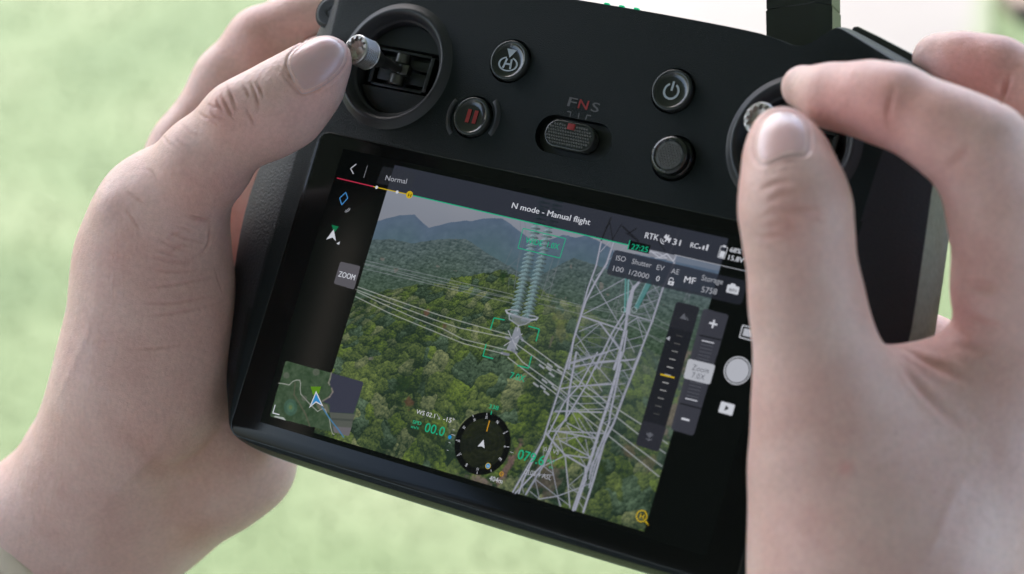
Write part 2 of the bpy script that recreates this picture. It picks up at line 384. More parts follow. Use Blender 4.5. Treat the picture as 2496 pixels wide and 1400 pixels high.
rgL = gimbal(*RL); rgR = gimbal(*RR)
rgL['label'] = 'left stick well with its raised ring'; rgR['label'] = 'right stick well with its raised ring'
stick(rgL, RL[0], RL[1], (radians(-9), radians(2)), 20.5); stick(rgR, RR[0], RR[1], (radians(-7), radians(-2)), 23.5)

# ---- buttons
def flat_poly(name, polys, mt, parent, z):
    g = Geo()
    for P in polys: g.add([(p[0], p[1], z) for p in P], [list(range(len(P)))])
    o = mesh_np(name, g.V, g.F, mt, parent, smooth=False); return o
def arc_band(cx, cy, r0, r1, a0, a1, n=40, sx=1, sy=1):
    out = []
    for i in range(n):
        t0, t1 = radians(a0+(a1-a0)*i/n), radians(a0+(a1-a0)*(i+1)/n)
        out.append([(cx+r0*cos(t0)*sx, cy+r0*sin(t0)*sy), (cx+r1*cos(t0)*sx, cy+r1*sin(t0)*sy), (cx+r1*cos(t1)*sx, cy+r1*sin(t1)*sy), (cx+r0*cos(t1)*sx, cy+r0*sin(t1)*sy)])
    return out
def bar(a, b, w):
    a, b = np.array(a[:2], float), np.array(b[:2], float); d = (b-a)/np.linalg.norm(b-a); n_ = np.array((-d[1], d[0]))*w/2
    return [a-n_, b-n_, b+n_, a+n_]
def button(k, lbl):
    x, y, r = BT[k]; g = Geo()
    g.lathe([(r, -3.6), (r, 1.1), (r-.25, 1.5), (r-.75, 1.6), (r-1.15, 1.35)], (x, y, 0), 64)
    b = g.out('button', M_rim, RC, sh=50); b['label'] = lbl
    g = Geo(); g.lathe([(r-1.15, 1.35), (r-1.7, .95), (r*.45, .72), (.05, .66)], (x, y, 0), 64); g.out('button_face', M_gloss, b, sh=60)
    return b
ZB = .86
b = button('home', 'return-home button with a white H in a ring under a triangle')
x, y, r = BT['home']
flat_poly('symbol', [[(x-.1, y+.9), (x-2.0, y+3.9), (x+1.9, y+3.9)]] + arc_band(x, y-1.3, 3.05, 3.75, -250, 70, sy=.68) + [bar((x-1.5, y-2.9), (x-.9, y+.5), .75), bar((x+1.3, y-2.9), (x+.9, y+.5), .75)], M_white, b, 1.02)
flat_poly('symbol', [bar((x-1.2, y-1.3), (x+1.1, y-1.3), .65)], M_white, b, 1.03)
b = button('pause', 'pause button with two red bars')
x, y, r = BT['pause']; flat_poly('symbol', [bar((x-1.35, y-2.3), (x-1.35, y+2.3), 1.45), bar((x+1.35, y-2.3), (x+1.35, y+2.3), 1.45)], M_red, b, 1.0)
g = Geo()
for a0, a1 in ((-30, 48), (150, 228)):
    R0 = []; m = 16
    prof = [(8.4, -.05), (8.6, .7), (9.3, .95), (10.0, .6), (10.4, -.05)]
    for i in range(m+1):
        t = radians(a0+(a1-a0)*i/m); q = .15+.85*sin(pi*i/m)**.5; R0.append([(x+rr*cos(t), y+rr*sin(t), zz*q if zz > 0 else zz) for rr, zz in prof])
    g.loft(R0)
g.out('guard_ridge', M_ring, RC)
b = button('power', 'power button with a white power mark')
x, y, r = BT['power']; flat_poly('symbol', arc_band(x-.1, y-.4, 2.15, 2.85, 117, 423), M_white, b, .98); flat_poly('symbol', [bar((x-.1, y-.2), (x-.1, y+2.9), .75)], M_white, b, 1.0)
# five-way joystick
x, y, r = BT['joy']; g = Geo()
g.lathe([(r, -3.6), (r, .6), (r-.5, 1.2), (r-.7, 1.4), (r-.8, 2.6), (r-.5, 3.4), (r-.8, 4.1), (r-1.7, 4.4), (r-2.0, 4.1), (r-2.3, 3.8)], (x, y, 0), 64)
j = g.out('thumb_joystick', M_gloss, RC, sh=50)
g = Geo()
for iy in range(-5, 6):
    for ix in range(-5, 6):
        px_, py_ = (ix+.5*(iy % 2))*1.0, iy*.87
        if px_*px_+py_*py_ < 18.5: g.lathe([(.42, 0), (.36, .35), (.05, .55)], (x+px_, y+py_, 3.8), 6, cap1=True)
g.lathe([(4.6, 3.8), (.02, 3.82)], (x, y, 0), 40)
g.out('grip_face', M_knobtex, j, sh=20)
g = Geo()
for a in (0, 90, 180, 270): g.box((x+5.1*cos(radians(a)), y+5.1*sin(radians(a)), 4.1), (.9, 2.6, .5) if a % 180 == 0 else (2.6, .9, .5), .15)
g.out('grip_notch', M_rim, j)
# mode slider
g = Geo(); s1 = rrect(-14.0, 62.5, 14.0, 75.0, 6.2, 10); g.add([(x, y, -3.2) for x, y in s1], [list(range(len(s1)))]); g.out('slider_slot', M_dark, RC)
sx0, sx1, sy0, sy1 = -10.3, 8.2, 64.3, 73.7
def rr_(o, z): return [(x, y, z) for x, y in rrect(sx0+o, sy0+o, sx1-o, sy1-o, 4.6-o, 10)]
g = Geo(); g.loft([rr_(0, -3), rr_(0, .9), rr_(.3, 1.25), rr_(.65, 1.3), rr_(.85, 1.05)], True, True); sl = g.out('mode_slider', M_rim, RC, sh=50)
g = Geo()
for iy in range(7):
    yy = sy0+1.65+iy*1.02
    for ix in range(20):
        xx = sx0+1.2+(ix+.5*(iy % 2))*.92
        if xx > sx1-1.2: continue
        dx = max(abs(xx-(sx0+sx1)/2)-(sx1-sx0)/2+4.6, 0); dy = yy-(sy0+sy1)/2
        if dx*dx+dy*dy > 3.6**2 or (abs(xx-(-1.2)) < 1.6 and yy > sy1-2.7): continue
        g.lathe([(.38, 0), (.32, .3), (.05, .46)], (xx, yy, 1.03), 6, cap1=True)
g.out('slider_grip', M_knobtex, sl, sh=20)
g = Geo(); g.box((-1.2, sy1-1.75, 1.2), (2.6, 2.0, .5), .1); g.out('slider_mark', M_red, sl)
# side custom button at the top left
c = un(803, 31, -4.0); g = Geo(); g.lathe([(4.6, -3), (4.6, 1.0), (4.2, 1.5), (3.6, 1.6), (.05, 1.2)], (c[0], c[1], -4.2), 40, sy=1.12); b = g.out('button', M_ring, RC, sh=60); b['label'] = 'small side button with an arrow mark, above the left stick'
g = Geo(); g.lathe([(5.3, .0), (5.25, .5), (4.7, .55), (4.65, -.3)], (c[0], c[1], -3.9), 40, sy=1.12); g.out('button_collar', M_dark, RC, sh=60)
flat_poly('symbol', [bar((c[0]-1.2, c[1]), (c[0]+1.2, c[1]+2.0), .5), bar((c[0]-1.2, c[1]), (c[0]+1.2, c[1]-2.0), .5)], M_body, b, -2.6)

# ---- text
def text_mesh(name, s, mt, parent, pl, pr, cap, z, bold=0.0, cond=None):
    """lettering between two points of the face (mm), capital height cap (mm)"""
    cu = bpy.data.curves.new('txt', 'FONT'); cu.body = s; cu.size = 1; cu.resolution_u = 3
    o = bpy.data.objects.new('txt', cu); COL.objects.link(o); bpy.context.view_layer.update()
    me = bpy.data.meshes.new_from_object(o.evaluated_get(bpy.context.evaluated_depsgraph_get())); bpy.data.objects.remove(o); bpy.data.curves.remove(cu)
    co = np.zeros(len(me.vertices)*3); me.vertices.foreach_get('co', co); co = co.reshape(-1, 3)
    x0, x1 = co[:,0].min(), co[:,0].max(); pl, pr = np.array(pl[:2]), np.array(pr[:2]); L = np.linalg.norm(pr-pl); u = (pr-pl)/L; v = np.array((-u[1], u[0]))
    sx = L/(x1-x0); sy = cap/.73
    P = pl[None] + 0 + (co[:,0:1]-x0)*sx*u[None] + co[:,1:2]*sy*v[None]
    out = np.concatenate([P, np.full((len(P), 1), z)], 1)*.001; me.vertices.foreach_set('co', out.ravel()); me.materials.clear(); me.materials.append(mt); me.update()
    if bold > .07:                                            # heavier strokes: the same outlines laid twice, a hair apart
        bm = bmesh.new(); bm.from_mesh(me); bm2 = bmesh.ops.duplicate(bm, geom=list(bm.verts)+list(bm.edges)+list(bm.faces)); vs = [v for v in bm2['geom'] if isinstance(v, bmesh.types.BMVert)]
        bmesh.ops.translate(bm, verts=vs, vec=(u[0]*bold*.001, u[1]*bold*.001, .00003)); bm.to_mesh(me); bm.free()
    me.name = name; ob = bpy.data.objects.new(name, me); link(ob, parent); return ob
for ch, a, b_, m_ in (('F', (1382, 258.5), (1402, 263), M_grey), ('N', (1407.5, 264), (1430, 268.5), M_red), ('S', (1439, 271), (1457, 275), M_grey)):
    text_mesh('lettering', ch, m_, RC, un(*a), un(*b_), 3.3, .06, .12)
fx = [((1383,272),(1392,274)),((1392,273),(1389,286)),((1412,276),(1409,291)),((1431,281),(1441,283)),((1431,281),(1427,294))]
for i, (a, b_) in enumerate(fx): flat_poly('lettering', [bar(un(*a), un(*b_), .38)], M_grey, RC, .05+.004*i)
# ================================================================== the screen
M_glass = mat('screen_glass', (.0045, .005, .005), .12, .1, noise=(20, .1))
g = Geo(); Q = lambda o, z: [(x, y, z) for x, y in rrect(-96.2+o, -55.6+o, 96.2-o, 53.3-o, 4.5-o*.5, 10)]
g.loft([Q(-.35, -.3), Q(-.35, .22), Q(-.2, .34), Q(.05, .30)], False, False); g.out('screen_bezel', M_rim, RC, sh=60)
g = Geo(); g.loft([Q(.0, -.2), Q(.0, .20), Q(.15, .30)], False, True); scr = g.out('screen', M_glass, RC, sh=40)

PX0, PY1, DP = -85.0, 49.0, .18
NX, NY = 945, 545
def tr(x, y):
    p = un(x, y); return np.array([(p[0]-PX0)/DP, (PY1-p[1])/DP])
ii, jj = np.meshgrid(np.arange(NX), np.arange(NY)); ii = ii.astype(float); jj = jj.astype(float)
img = np.zeros((NY, NX, 3)); img[:] = (4, 6, 6)
def hash2(x, y, s=0):
    h = np.sin(x*127.1+y*311.7+s*74.7)*43758.5453; return h-np.floor(h)
def vnoise(x, y, s=0):
    xi, yi = np.floor(x), np.floor(y); fx, fy = x-xi, y-yi; fx = fx*fx*(3-2*fx); fy = fy*fy*(3-2*fy)
    return (hash2(xi, yi, s)*(1-fx)+hash2(xi+1, yi, s)*fx)*(1-fy)+(hash2(xi, yi+1, s)*(1-fx)+hash2(xi+1, yi+1, s)*fx)*fy
def fbm(x, y, o=4, s=0):
    a = 0; k = .5
    for i in range(o): a = a+k*vnoise(x*2**i, y*2**i, s+i); k *= .5
    return a/(1-.5**o)
def worley(x, y, s=0):
    xi, yi = np.floor(x), np.floor(y); best = np.full(x.shape, 9.); bid = np.zeros(x.shape); bx = np.zeros(x.shape); by = np.zeros(x.shape)
    for dx in (-1, 0, 1):
        for dy in (-1, 0, 1):
            cx, cy = xi+dx, yi+dy; px, py = cx+.15+.7*hash2(cx, cy, s), cy+.15+.7*hash2(cx, cy, s+5)
            d = (px-x)**2+(py-y)**2; m = d < best; best = np.where(m, d, best); bid = np.where(m, hash2(cx, cy, s+9), bid); bx = np.where(m, x-px, bx); by = np.where(m, y-py, by)
    return np.sqrt(best), bid, bx, by
def inpoly(P, X=None, Y=None):
    X = ii if X is None else X; Y = jj if Y is None else Y
    m = np.zeros(X.shape, bool)
    for k in range(len(P)):
        a, b = P[k-1], P[k]
        if a[1] == b[1]: continue
        c = ((a[1] > Y) != (b[1] > Y)); xi = (b[0]-a[0])*(Y-a[1])/(b[1]-a[1])+a[0]; m ^= c & (X < xi)
    return m
def fill(pts, col, alpha=1.0, px=True, r=0):
    P = [tr(*p) for p in pts] if px else pts
    if r: P = rquad(P, r)
    x0, x1 = int(max(0, min(p[0] for p in P)-2)), int(min(NX, max(p[0] for p in P)+3)); y0, y1 = int(max(0, min(p[1] for p in P)-2)), int(min(NY, max(p[1] for p in P)+3))
    if x1 <= x0 or y1 <= y0: return
    X, Y = ii[y0:y1, x0:x1], jj[y0:y1, x0:x1]; a = 0
    for sx in (-.25, .25):
        for sy in (-.25, .25): a = a+inpoly(P, X+sx, Y+sy)*.25
    a = (a*alpha)[..., None]; img[y0:y1, x0:x1] = img[y0:y1, x0:x1]*(1-a)+np.array(col)*a
def line(p0, p1, w, col, alpha=1.0, px=True, w1=None):
    """w in raster cells"""
    a, b = (tr(*p0), tr(*p1)) if px else (np.array(p0, float), np.array(p1, float)); w1 = w if w1 is None else w1
    x0, x1 = int(max(0, min(a[0], b[0])-w-2)), int(min(NX, max(a[0], b[0])+w+3)); y0, y1 = int(max(0, min(a[1], b[1])-w-2)), int(min(NY, max(a[1], b[1])+w+3))
    if x1 <= x0 or y1 <= y0: return
    X, Y = ii[y0:y1, x0:x1], jj[y0:y1, x0:x1]; d = b-a; L = d@d+1e-9
    t = np.clip(((X-a[0])*d[0]+(Y-a[1])*d[1])/L, 0, 1); D = np.hypot(X-a[0]-t*d[0], Y-a[1]-t*d[1]); ww = w+(w1-w)*t
    k = np.clip(ww/2-D+.5, 0, 1)*np.minimum(1, ww)*alpha; k = k[..., None]; img[y0:y1, x0:x1] = img[y0:y1, x0:x1]*(1-k)+np.array(col)*k
def pl(pts, w, col, alpha=1.0):
    for a, b in zip(pts[:-1], pts[1:]): line(a, b, w, col, alpha)

# camera feed, 126 x 94.5 mm
fx0, fx1, fy0, fy1 = (-63-PX0)/DP, (63-PX0)/DP, (PY1-47.25)/DP, (PY1+47.25)/DP
feed = (ii >= fx0) & (ii < fx1) & (jj >= fy0) & (jj < fy1)
U = (ii-fx0)/(fx1-fx0); V_ = (jj-fy0)/(fy1-fy0)
c = np.zeros((NY, NX, 3))
sky_c = np.array((138, 141, 151.))*(1-.10*V_[..., None]*4)+np.array((6, 4, 2))*(fbm(U*3, V_*5, 3, 3)[..., None]-.5)*4; c[:] = sky_c
def below(pts):
    P = [tr(*p) for p in pts]; xs_ = [p[0] for p in P]; ys_ = [p[1] for p in P]; o = np.argsort(xs_)
    return np.interp(ii[0], np.array(xs_)[o], np.array(ys_)[o])[None, :]
def ridge(pts, jit, s, fr=40):
    return below(pts)+(fbm(ii[0:1]/NX*fr, ii[0:1]*0+s, 4, s)-.5)*jit
r1 = ridge([(900,545),(936,536),(975,526),(1012,524),(1046,557),(1101,542),(1135,539),(1150,540),(1176,533),(1225,532),(1268,566),(1300,588),(1335,586),(1372,574),(1402,580),(1430,574),(1500,610),(1700,650),(1800,670)], 3, 11)
m = jj > r1; d = (jj-r1)
far = np.array((80, 96, 116.))+np.clip(d/70, 0, 1)[..., None]*np.array((-6, 0, -14.))+(fbm(U*60, V_*60, 3, 21)[..., None]-.5)*14; c = np.where(m[..., None], far, c)
r2 = ridge([(880,590),(909,586),(950,584),(1011,594),(1076,584),(1135,584),(1180,612),(1243,650),(1300,680),(1360,650),(1400,630),(1480,655),(1600,690),(1700,715),(1790,740)], 5, 31)
m = jj > r2; d = np.clip((jj-r2)/110, 0, 1)[..., None]
tx = fbm(U*110, V_*130, 3, 41)[..., None]; wv, wi, wx, wy = worley(U*95, V_*100, 43)
mid = np.array((74, 88, 90.))*(1-d)+np.array((60, 78, 62.))*d+(tx-.5)*48-((wx*.5+wy)[..., None])*16
rock = (fbm(U*40, V_*44, 3, 51)[..., None] > .80); mid = np.where(rock & (d < .8), mid*.5+np.array((125, 112, 108.))*.5, mid); c = np.where(m[..., None], mid, c)
r3 = ridge([(830,740),(880,730),(935,710),(975,702),(1011,697),(1096,690),(1101,676),(1190,665),(1235,655),(1240,668),(1300,690),(1350,722),(1385,735),(1420,745),(1480,790),(1540,830),(1620,870),(1700,930),(1790,1000)], 9, 61, 70)
m = jj > r3; dep = np.clip((jj-r3)/420, 0, 1)
zs = 1.0+2.6*dep; yy = np.cumsum(np.ones_like(jj)/(1+2.6*np.clip((jj-r3)/420, 0, 1)), 0); xx = (ii-500)/zs
def crowns(cell, s):
    w1, id1, wx1, wy1 = worley(xx/cell+fbm(ii/22, jj/22, 2, s+2)*.9, yy/cell*1.1+fbm(ii/22, jj/22, 2, s+3)*.9, s); return w1, id1, wx1, wy1
w1, id1, wx1, wy1 = crowns(16, 71); w2, id2, wx2, wy2 = crowns(4.6, 81)
leaf = fbm(ii/1.7, jj/1.6, 2, 91); leaf2 = fbm(ii/7, jj/6, 3, 95); big = fbm(ii/70, jj/50, 3, 99)
lum = .52+.34*(-wy1-.35*wx1)-.22*w1+.24*(-wy2-.4*wx2)-.16*w2+.66*(leaf-.5)+.42*(leaf2-.5)+.75*(big-.5)+.20*(id1-.5)
lum = np.clip((lum-.03)*1.32, 0, 1.25)[..., None]
dk = np.array((26, 40, 28.)); lt = np.array((100, 114, 58.))
hue = id1[..., None]; lt = np.where(hue < .22, np.array((88, 108, 84.)), np.where(hue > .86, np.array((110, 116, 78.)), np.where(hue > .6, np.array((98, 116, 48.)), lt)))
near = dk*(1-lum)+lt*lum
hz = (1-np.clip((jj-r3)/230, 0, 1))[..., None]*.45*np.clip((ii-420)/250, 0, 1)[..., None]+.10
near = near*1.02; near = near*(1-hz)+np.array((84, 98, 98.))*hz
redb = (hash2(np.floor(xx/13), np.floor(yy/12), 3) > 2)
c = np.where(m[..., None], near, c)
img = np.where(feed[..., None], c, img)
# bare soil and rock patches, red-brown shrubs
def patch(cx, cy, rx, ry, col, a=.75, s=1, ang=0):
    p = tr(cx, cy); X = ii-p[0]; Y = jj-p[1]; ca, sa = cos(ang), sin(ang); X, Y = X*ca+Y*sa, -X*sa+Y*ca
    q = np.sqrt((X/rx)**2+(Y/ry)**2)+(fbm(ii/9, jj/9, 3, s)-.5)*1.5; k = np.clip((1.0-q)*2.2, 0, 1)*a*feed; k = k[..., None]
    t = .75+.5*fbm(ii/2.5, jj/2.5, 2, s+7)[..., None]; img[:] = img*(1-k)+np.array(col)*t*k
patch(1238, 1140, 9, 55, (104, 82, 80), .8, 3, .25); patch(1170, 1172, 36, 9, (112, 96, 94), .8, 5); patch(1335, 1165, 30, 40, (92, 76, 72), .6, 7)
patch(1665, 875, 30, 20, (118, 104, 98), .8, 8, .5); patch(1640, 920, 13, 34, (76, 70, 72), .8, 11, -.5); patch(1690, 930, 14, 40, (122, 112, 96), .7, 12, .2)
patch(1645, 1010, 12, 60, (112, 98, 94), .7, 13, .25); patch(1535, 1100, 20, 14, (92, 80, 66), .6, 15); patch(1580, 1130, 18, 16, (88, 78, 68), .5, 16)
patch(1040, 765, 7, 9, (96, 66, 58), .7, 17); patch(1085, 795, 8, 6, (92, 66, 60), .6, 18); patch(1000, 980, 10, 14, (84, 62, 50), .8, 19); patch(905, 875, 9, 4, (110, 104, 106), .6, 23)
patch(1365, 790, 14, 40, (98, 100, 66), .5, 25, -.4); patch(1345, 832, 3, 12, (96, 88, 86), .6, 27); patch(1225, 680, 9, 13, (34, 54, 30), .9, 29)
patch(985, 935, 16, 24, (34, 52, 34), .6, 31); patch(1050, 1050, 24, 16, (40, 54, 30), .55, 33); patch(1450, 1150, 30, 34, (34, 48, 26), .65, 35)

ST = (150, 152, 166); STd = (118, 122, 136); CB = (132, 136, 142)
def A(X, Y): return (1300+X/3.889, 540+Y/3.889)      # three enlarged views of the photograph the tower was measured in
def B(X, Y): return (1240+X/3.5, 860+Y/3.5)
def Cc(X, Y): return (1180+X/3.889, 540+Y/3.889)
# distant pylons
for q in ([Cc(200,470),Cc(330,350),Cc(290,640)],[Cc(345,0),Cc(360,180),Cc(300,560),Cc(285,640)],[Cc(390,0),Cc(400,120),Cc(330,400)],[Cc(185,450),Cc(270,260)],[Cc(235,420),Cc(330,430)],[Cc(250,540),Cc(310,550)],[Cc(235,640),Cc(240,540),Cc(290,480)]): pl(q, .9, (104,108,116), .7)
for q in ([Cc(715,370),Cc(610,720)],[Cc(660,345),Cc(545,720)],[Cc(650,450),Cc(690,470),Cc(600,560),Cc(660,600),Cc(570,660),Cc(620,720)],[Cc(540,720),Cc(620,740)]): pl(q, 1.0, (112,116,122), .75)
for q in ([A(850,560),A(770,960)],[A(790,740),A(700,960)],[A(800,740),A(830,800),A(770,830),A(800,900),A(720,940)],[A(1500,600),A(1430,760)],[A(1500,600),A(1475,770)],[A(1440,690),A(1490,700),A(1430,750)],[A(1190,620),A(1110,860)]): pl(q, 1.0, (118,120,128), .7)
# conductors in the distance
for q in ([(892,636),(1253,719)],[(888,643),(1253,728)],[(886,655),(1250,740)],[(890,646),(1060,690),(1256,731)]): pl(q, 1.1, CB, .75)
for q in ([A(80,700),A(470,800),A(840,860),A(1130,900),A(1290,990),A(1520,1120)],[A(50,730),A(440,810),A(830,880),A(1000,910),A(1290,1040)],[A(50,780),A(450,880),A(900,980),A(1220,1130),A(1280,1170)],[A(640,930),A(960,1000),A(1220,1150)]): pl(q, 1.1, CB, .7)
# insulator strings
tq = (138, 166, 172)
def disc(cx, cy, w, h, s):
    p = tr(cx, cy); L = int(w*1.3)+2; y0, x0 = max(0, int(p[1])-L), max(0, int(p[0])-L); X = ii[y0:y0+2*L, x0:x0+2*L]-p[0]; Y = jj[y0:y0+2*L, x0:x0+2*L]-p[1]
    ca, sa = cos(.08), sin(.08); X, Y = X*ca-Y*sa, X*sa+Y*ca
    wd_ = w/2*np.clip((Y+h/2)/h, 0, 1)**.8; k = ((np.abs(X) < wd_) & (Y > -h/2) & (Y < h/2))*1.0; k2 = (((X/(w/2))**2+((Y-h/2)/(h*.28))**2) < 1)*1.0
    sh_ = np.clip(.95-.5*(X/w+.5)+.25*hash2(np.floor(X), np.floor(Y), s), .3, 1.2)[..., None]; col = np.array(tq)*sh_
    for kk, cl, al in ((k, col, .8), (k2, col*.72, .85)):
        kk = (kk*al)[..., None]; img[y0:y0+2*L, x0:x0+2*L] = img[y0:y0+2*L, x0:x0+2*L]*(1-kk)+cl*kk
for n_, (a, b_, wa, wb) in enumerate((((1321, 490), (1258, 768), 24, 30), ((1352, 498), (1286, 778), 23, 30))):
    line(a, b_, 5, (96, 120, 124), .8)
    N_ = 27
    for i in range(N_):
        t = i/(N_-1); t = t**.9; disc(a[0]+(b_[0]-a[0])*t, a[1]+(b_[1]-a[1])*t, (wa+(wb-wa)*t)*.94*(1-.10*(i % 2)), 7.5, n_*50+i)
# corona ring and clamp
q = [Cc(205+150*(1-cos(pi*k/12)), 850+50*(1-cos(pi*k/12))*.85+(-22 if k in (0, 12) else 22*abs(sin(pi*k/12)))) for k in range(13)]
pl([Cc(210,845),Cc(225,870),Cc(330,905),Cc(440,935),Cc(500,932),Cc(512,915)], 3.2, (160,164,176)); pl([Cc(210,845),Cc(250,838),Cc(330,850)], 2.2, (150,154,166)); pl([Cc(512,915),Cc(480,900),Cc(430,892)], 2.2, (140,144,156))
pl([Cc(240,880),Cc(245,930),Cc(290,960),Cc(330,990),Cc(400,975),Cc(450,940)], 2.2, (146,150,160)); fill([Cc(255,880),Cc(345,900),Cc(445,930),Cc(440,965),Cc(330,1000),Cc(270,940)], (122,126,134), .7)
fill([Cc(300,1000),Cc(345,1010),Cc(355,1080),Cc(305,1190),Cc(300,1240),Cc(240,1230),Cc(215,1220),Cc(265,1100)], (134,138,150), .95)
for q in ([Cc(235,1040),Cc(265,1110),Cc(320,1215)],[Cc(365,1070),Cc(300,1110)],[Cc(255,1140),Cc(195,1180)],[Cc(330,990),Cc(320,1040)]): pl(q, 1.8, (160,162,172))
for q in ([Cc(210,1100),Cc(260,1120)],[Cc(170,1250),Cc(235,1265)],[Cc(345,1090),Cc(370,1130)],[Cc(270,1220),Cc(310,1250)]): pl(q, 5, (112,116,128))
# near conductors
for q in ([(873,700),(935,722),(1010,748),(1075,770),(1120,783),Cc(250,1080)],[(868,706),(960,742),(1060,780),(1120,800),Cc(245,1110)],[(872,712),(935,742),(1010,775),(1080,802),(1130,828),Cc(215,1220)],[(868,724),(950,764),(1050,805),(1130,838),Cc(180,1255)]): pl(q, 1.5, (160,162,160), .9)
for q in ([Cc(360,1120),Cc(700,1370),B(450,130),B(880,450),B(1130,610),B(1360,780)],[Cc(300,1160),Cc(640,1400),B(480,200),B(1100,690),B(1340,860)],[Cc(300,1250),B(120,80),B(480,340),B(880,650),B(1310,970)],[Cc(230,1290),B(0,45),B(400,350),B(830,690),B(1285,1058)]): pl(q, 1.7, (160,162,166), .95)
for X, Y in ((355,110),(420,115),(285,120),(345,140),(370,190),(440,160),(310,245),(365,262),(235,275),(295,300),(325,345),(395,305)): line(B(X-18, Y-14), B(X+18, Y+14), 3.6, (150,152,160), .9)
# lattice tower
legs = [([A(650,180),A(600,420),A(520,640),A(450,900),A(400,1080),A(320,1400)], 3.6), ([A(765,200),A(700,400),A(590,580),A(500,760),A(455,900),A(385,1120),A(340,1400)], 4.6),
 ([A(1020,560),A(940,660),A(900,820),A(880,1000),A(820,1250),A(770,1400)], 6.5), ([A(1380,300),A(1310,460),A(1230,640),A(1130,950),A(1040,1180),A(950,1400)], 4.2),
 ([A(860,880),A(750,1060),A(640,1290),A(590,1400)], 4.0), ([A(890,900),A(790,1060),A(680,1290),A(630,1400)], 2.4), ([A(890,1040),A(860,1230),A(800,1400)], 4),
 ([B(530,0),B(430,330),B(330,640),B(300,740),B(40,1190)], 4.0), ([B(580,0),B(520,330),B(490,580)], 5), ([B(800,0),B(660,290),B(520,520),B(400,700),B(290,960),B(60,1200)], 3.6), ([B(760,0),B(600,290),B(480,420),B(340,700)], 3.4),
 ([B(960,0),B(930,160),B(850,440),B(790,620),B(720,860),B(680,980),B(620,1150),B(555,1340)], 7), ([B(960,100),B(870,520),B(860,600),B(760,860),B(700,1000)], 4.5), ([B(1130,0),B(1060,180),B(980,380),B(900,600),B(820,760),B(780,900),B(730,1080),B(640,1360)], 5),
 ([B(1060,180),B(920,560),B(760,830),B(690,1080),B(700,1000)], 2.2), ([B(370,800),B(300,960),B(150,1210)], 4.2), ([B(300,740),B(130,1080),B(90,1200)], 4.2), ([B(660,980),B(660,1080),B(570,1340)], 5.5), ([B(820,760),B(740,960),B(690,1150)], 3.4)]
for q, w_ in legs:
    pl(q, w_*.9+1.0, (92, 96, 108), .5); pl(q, w_*.74, ST)
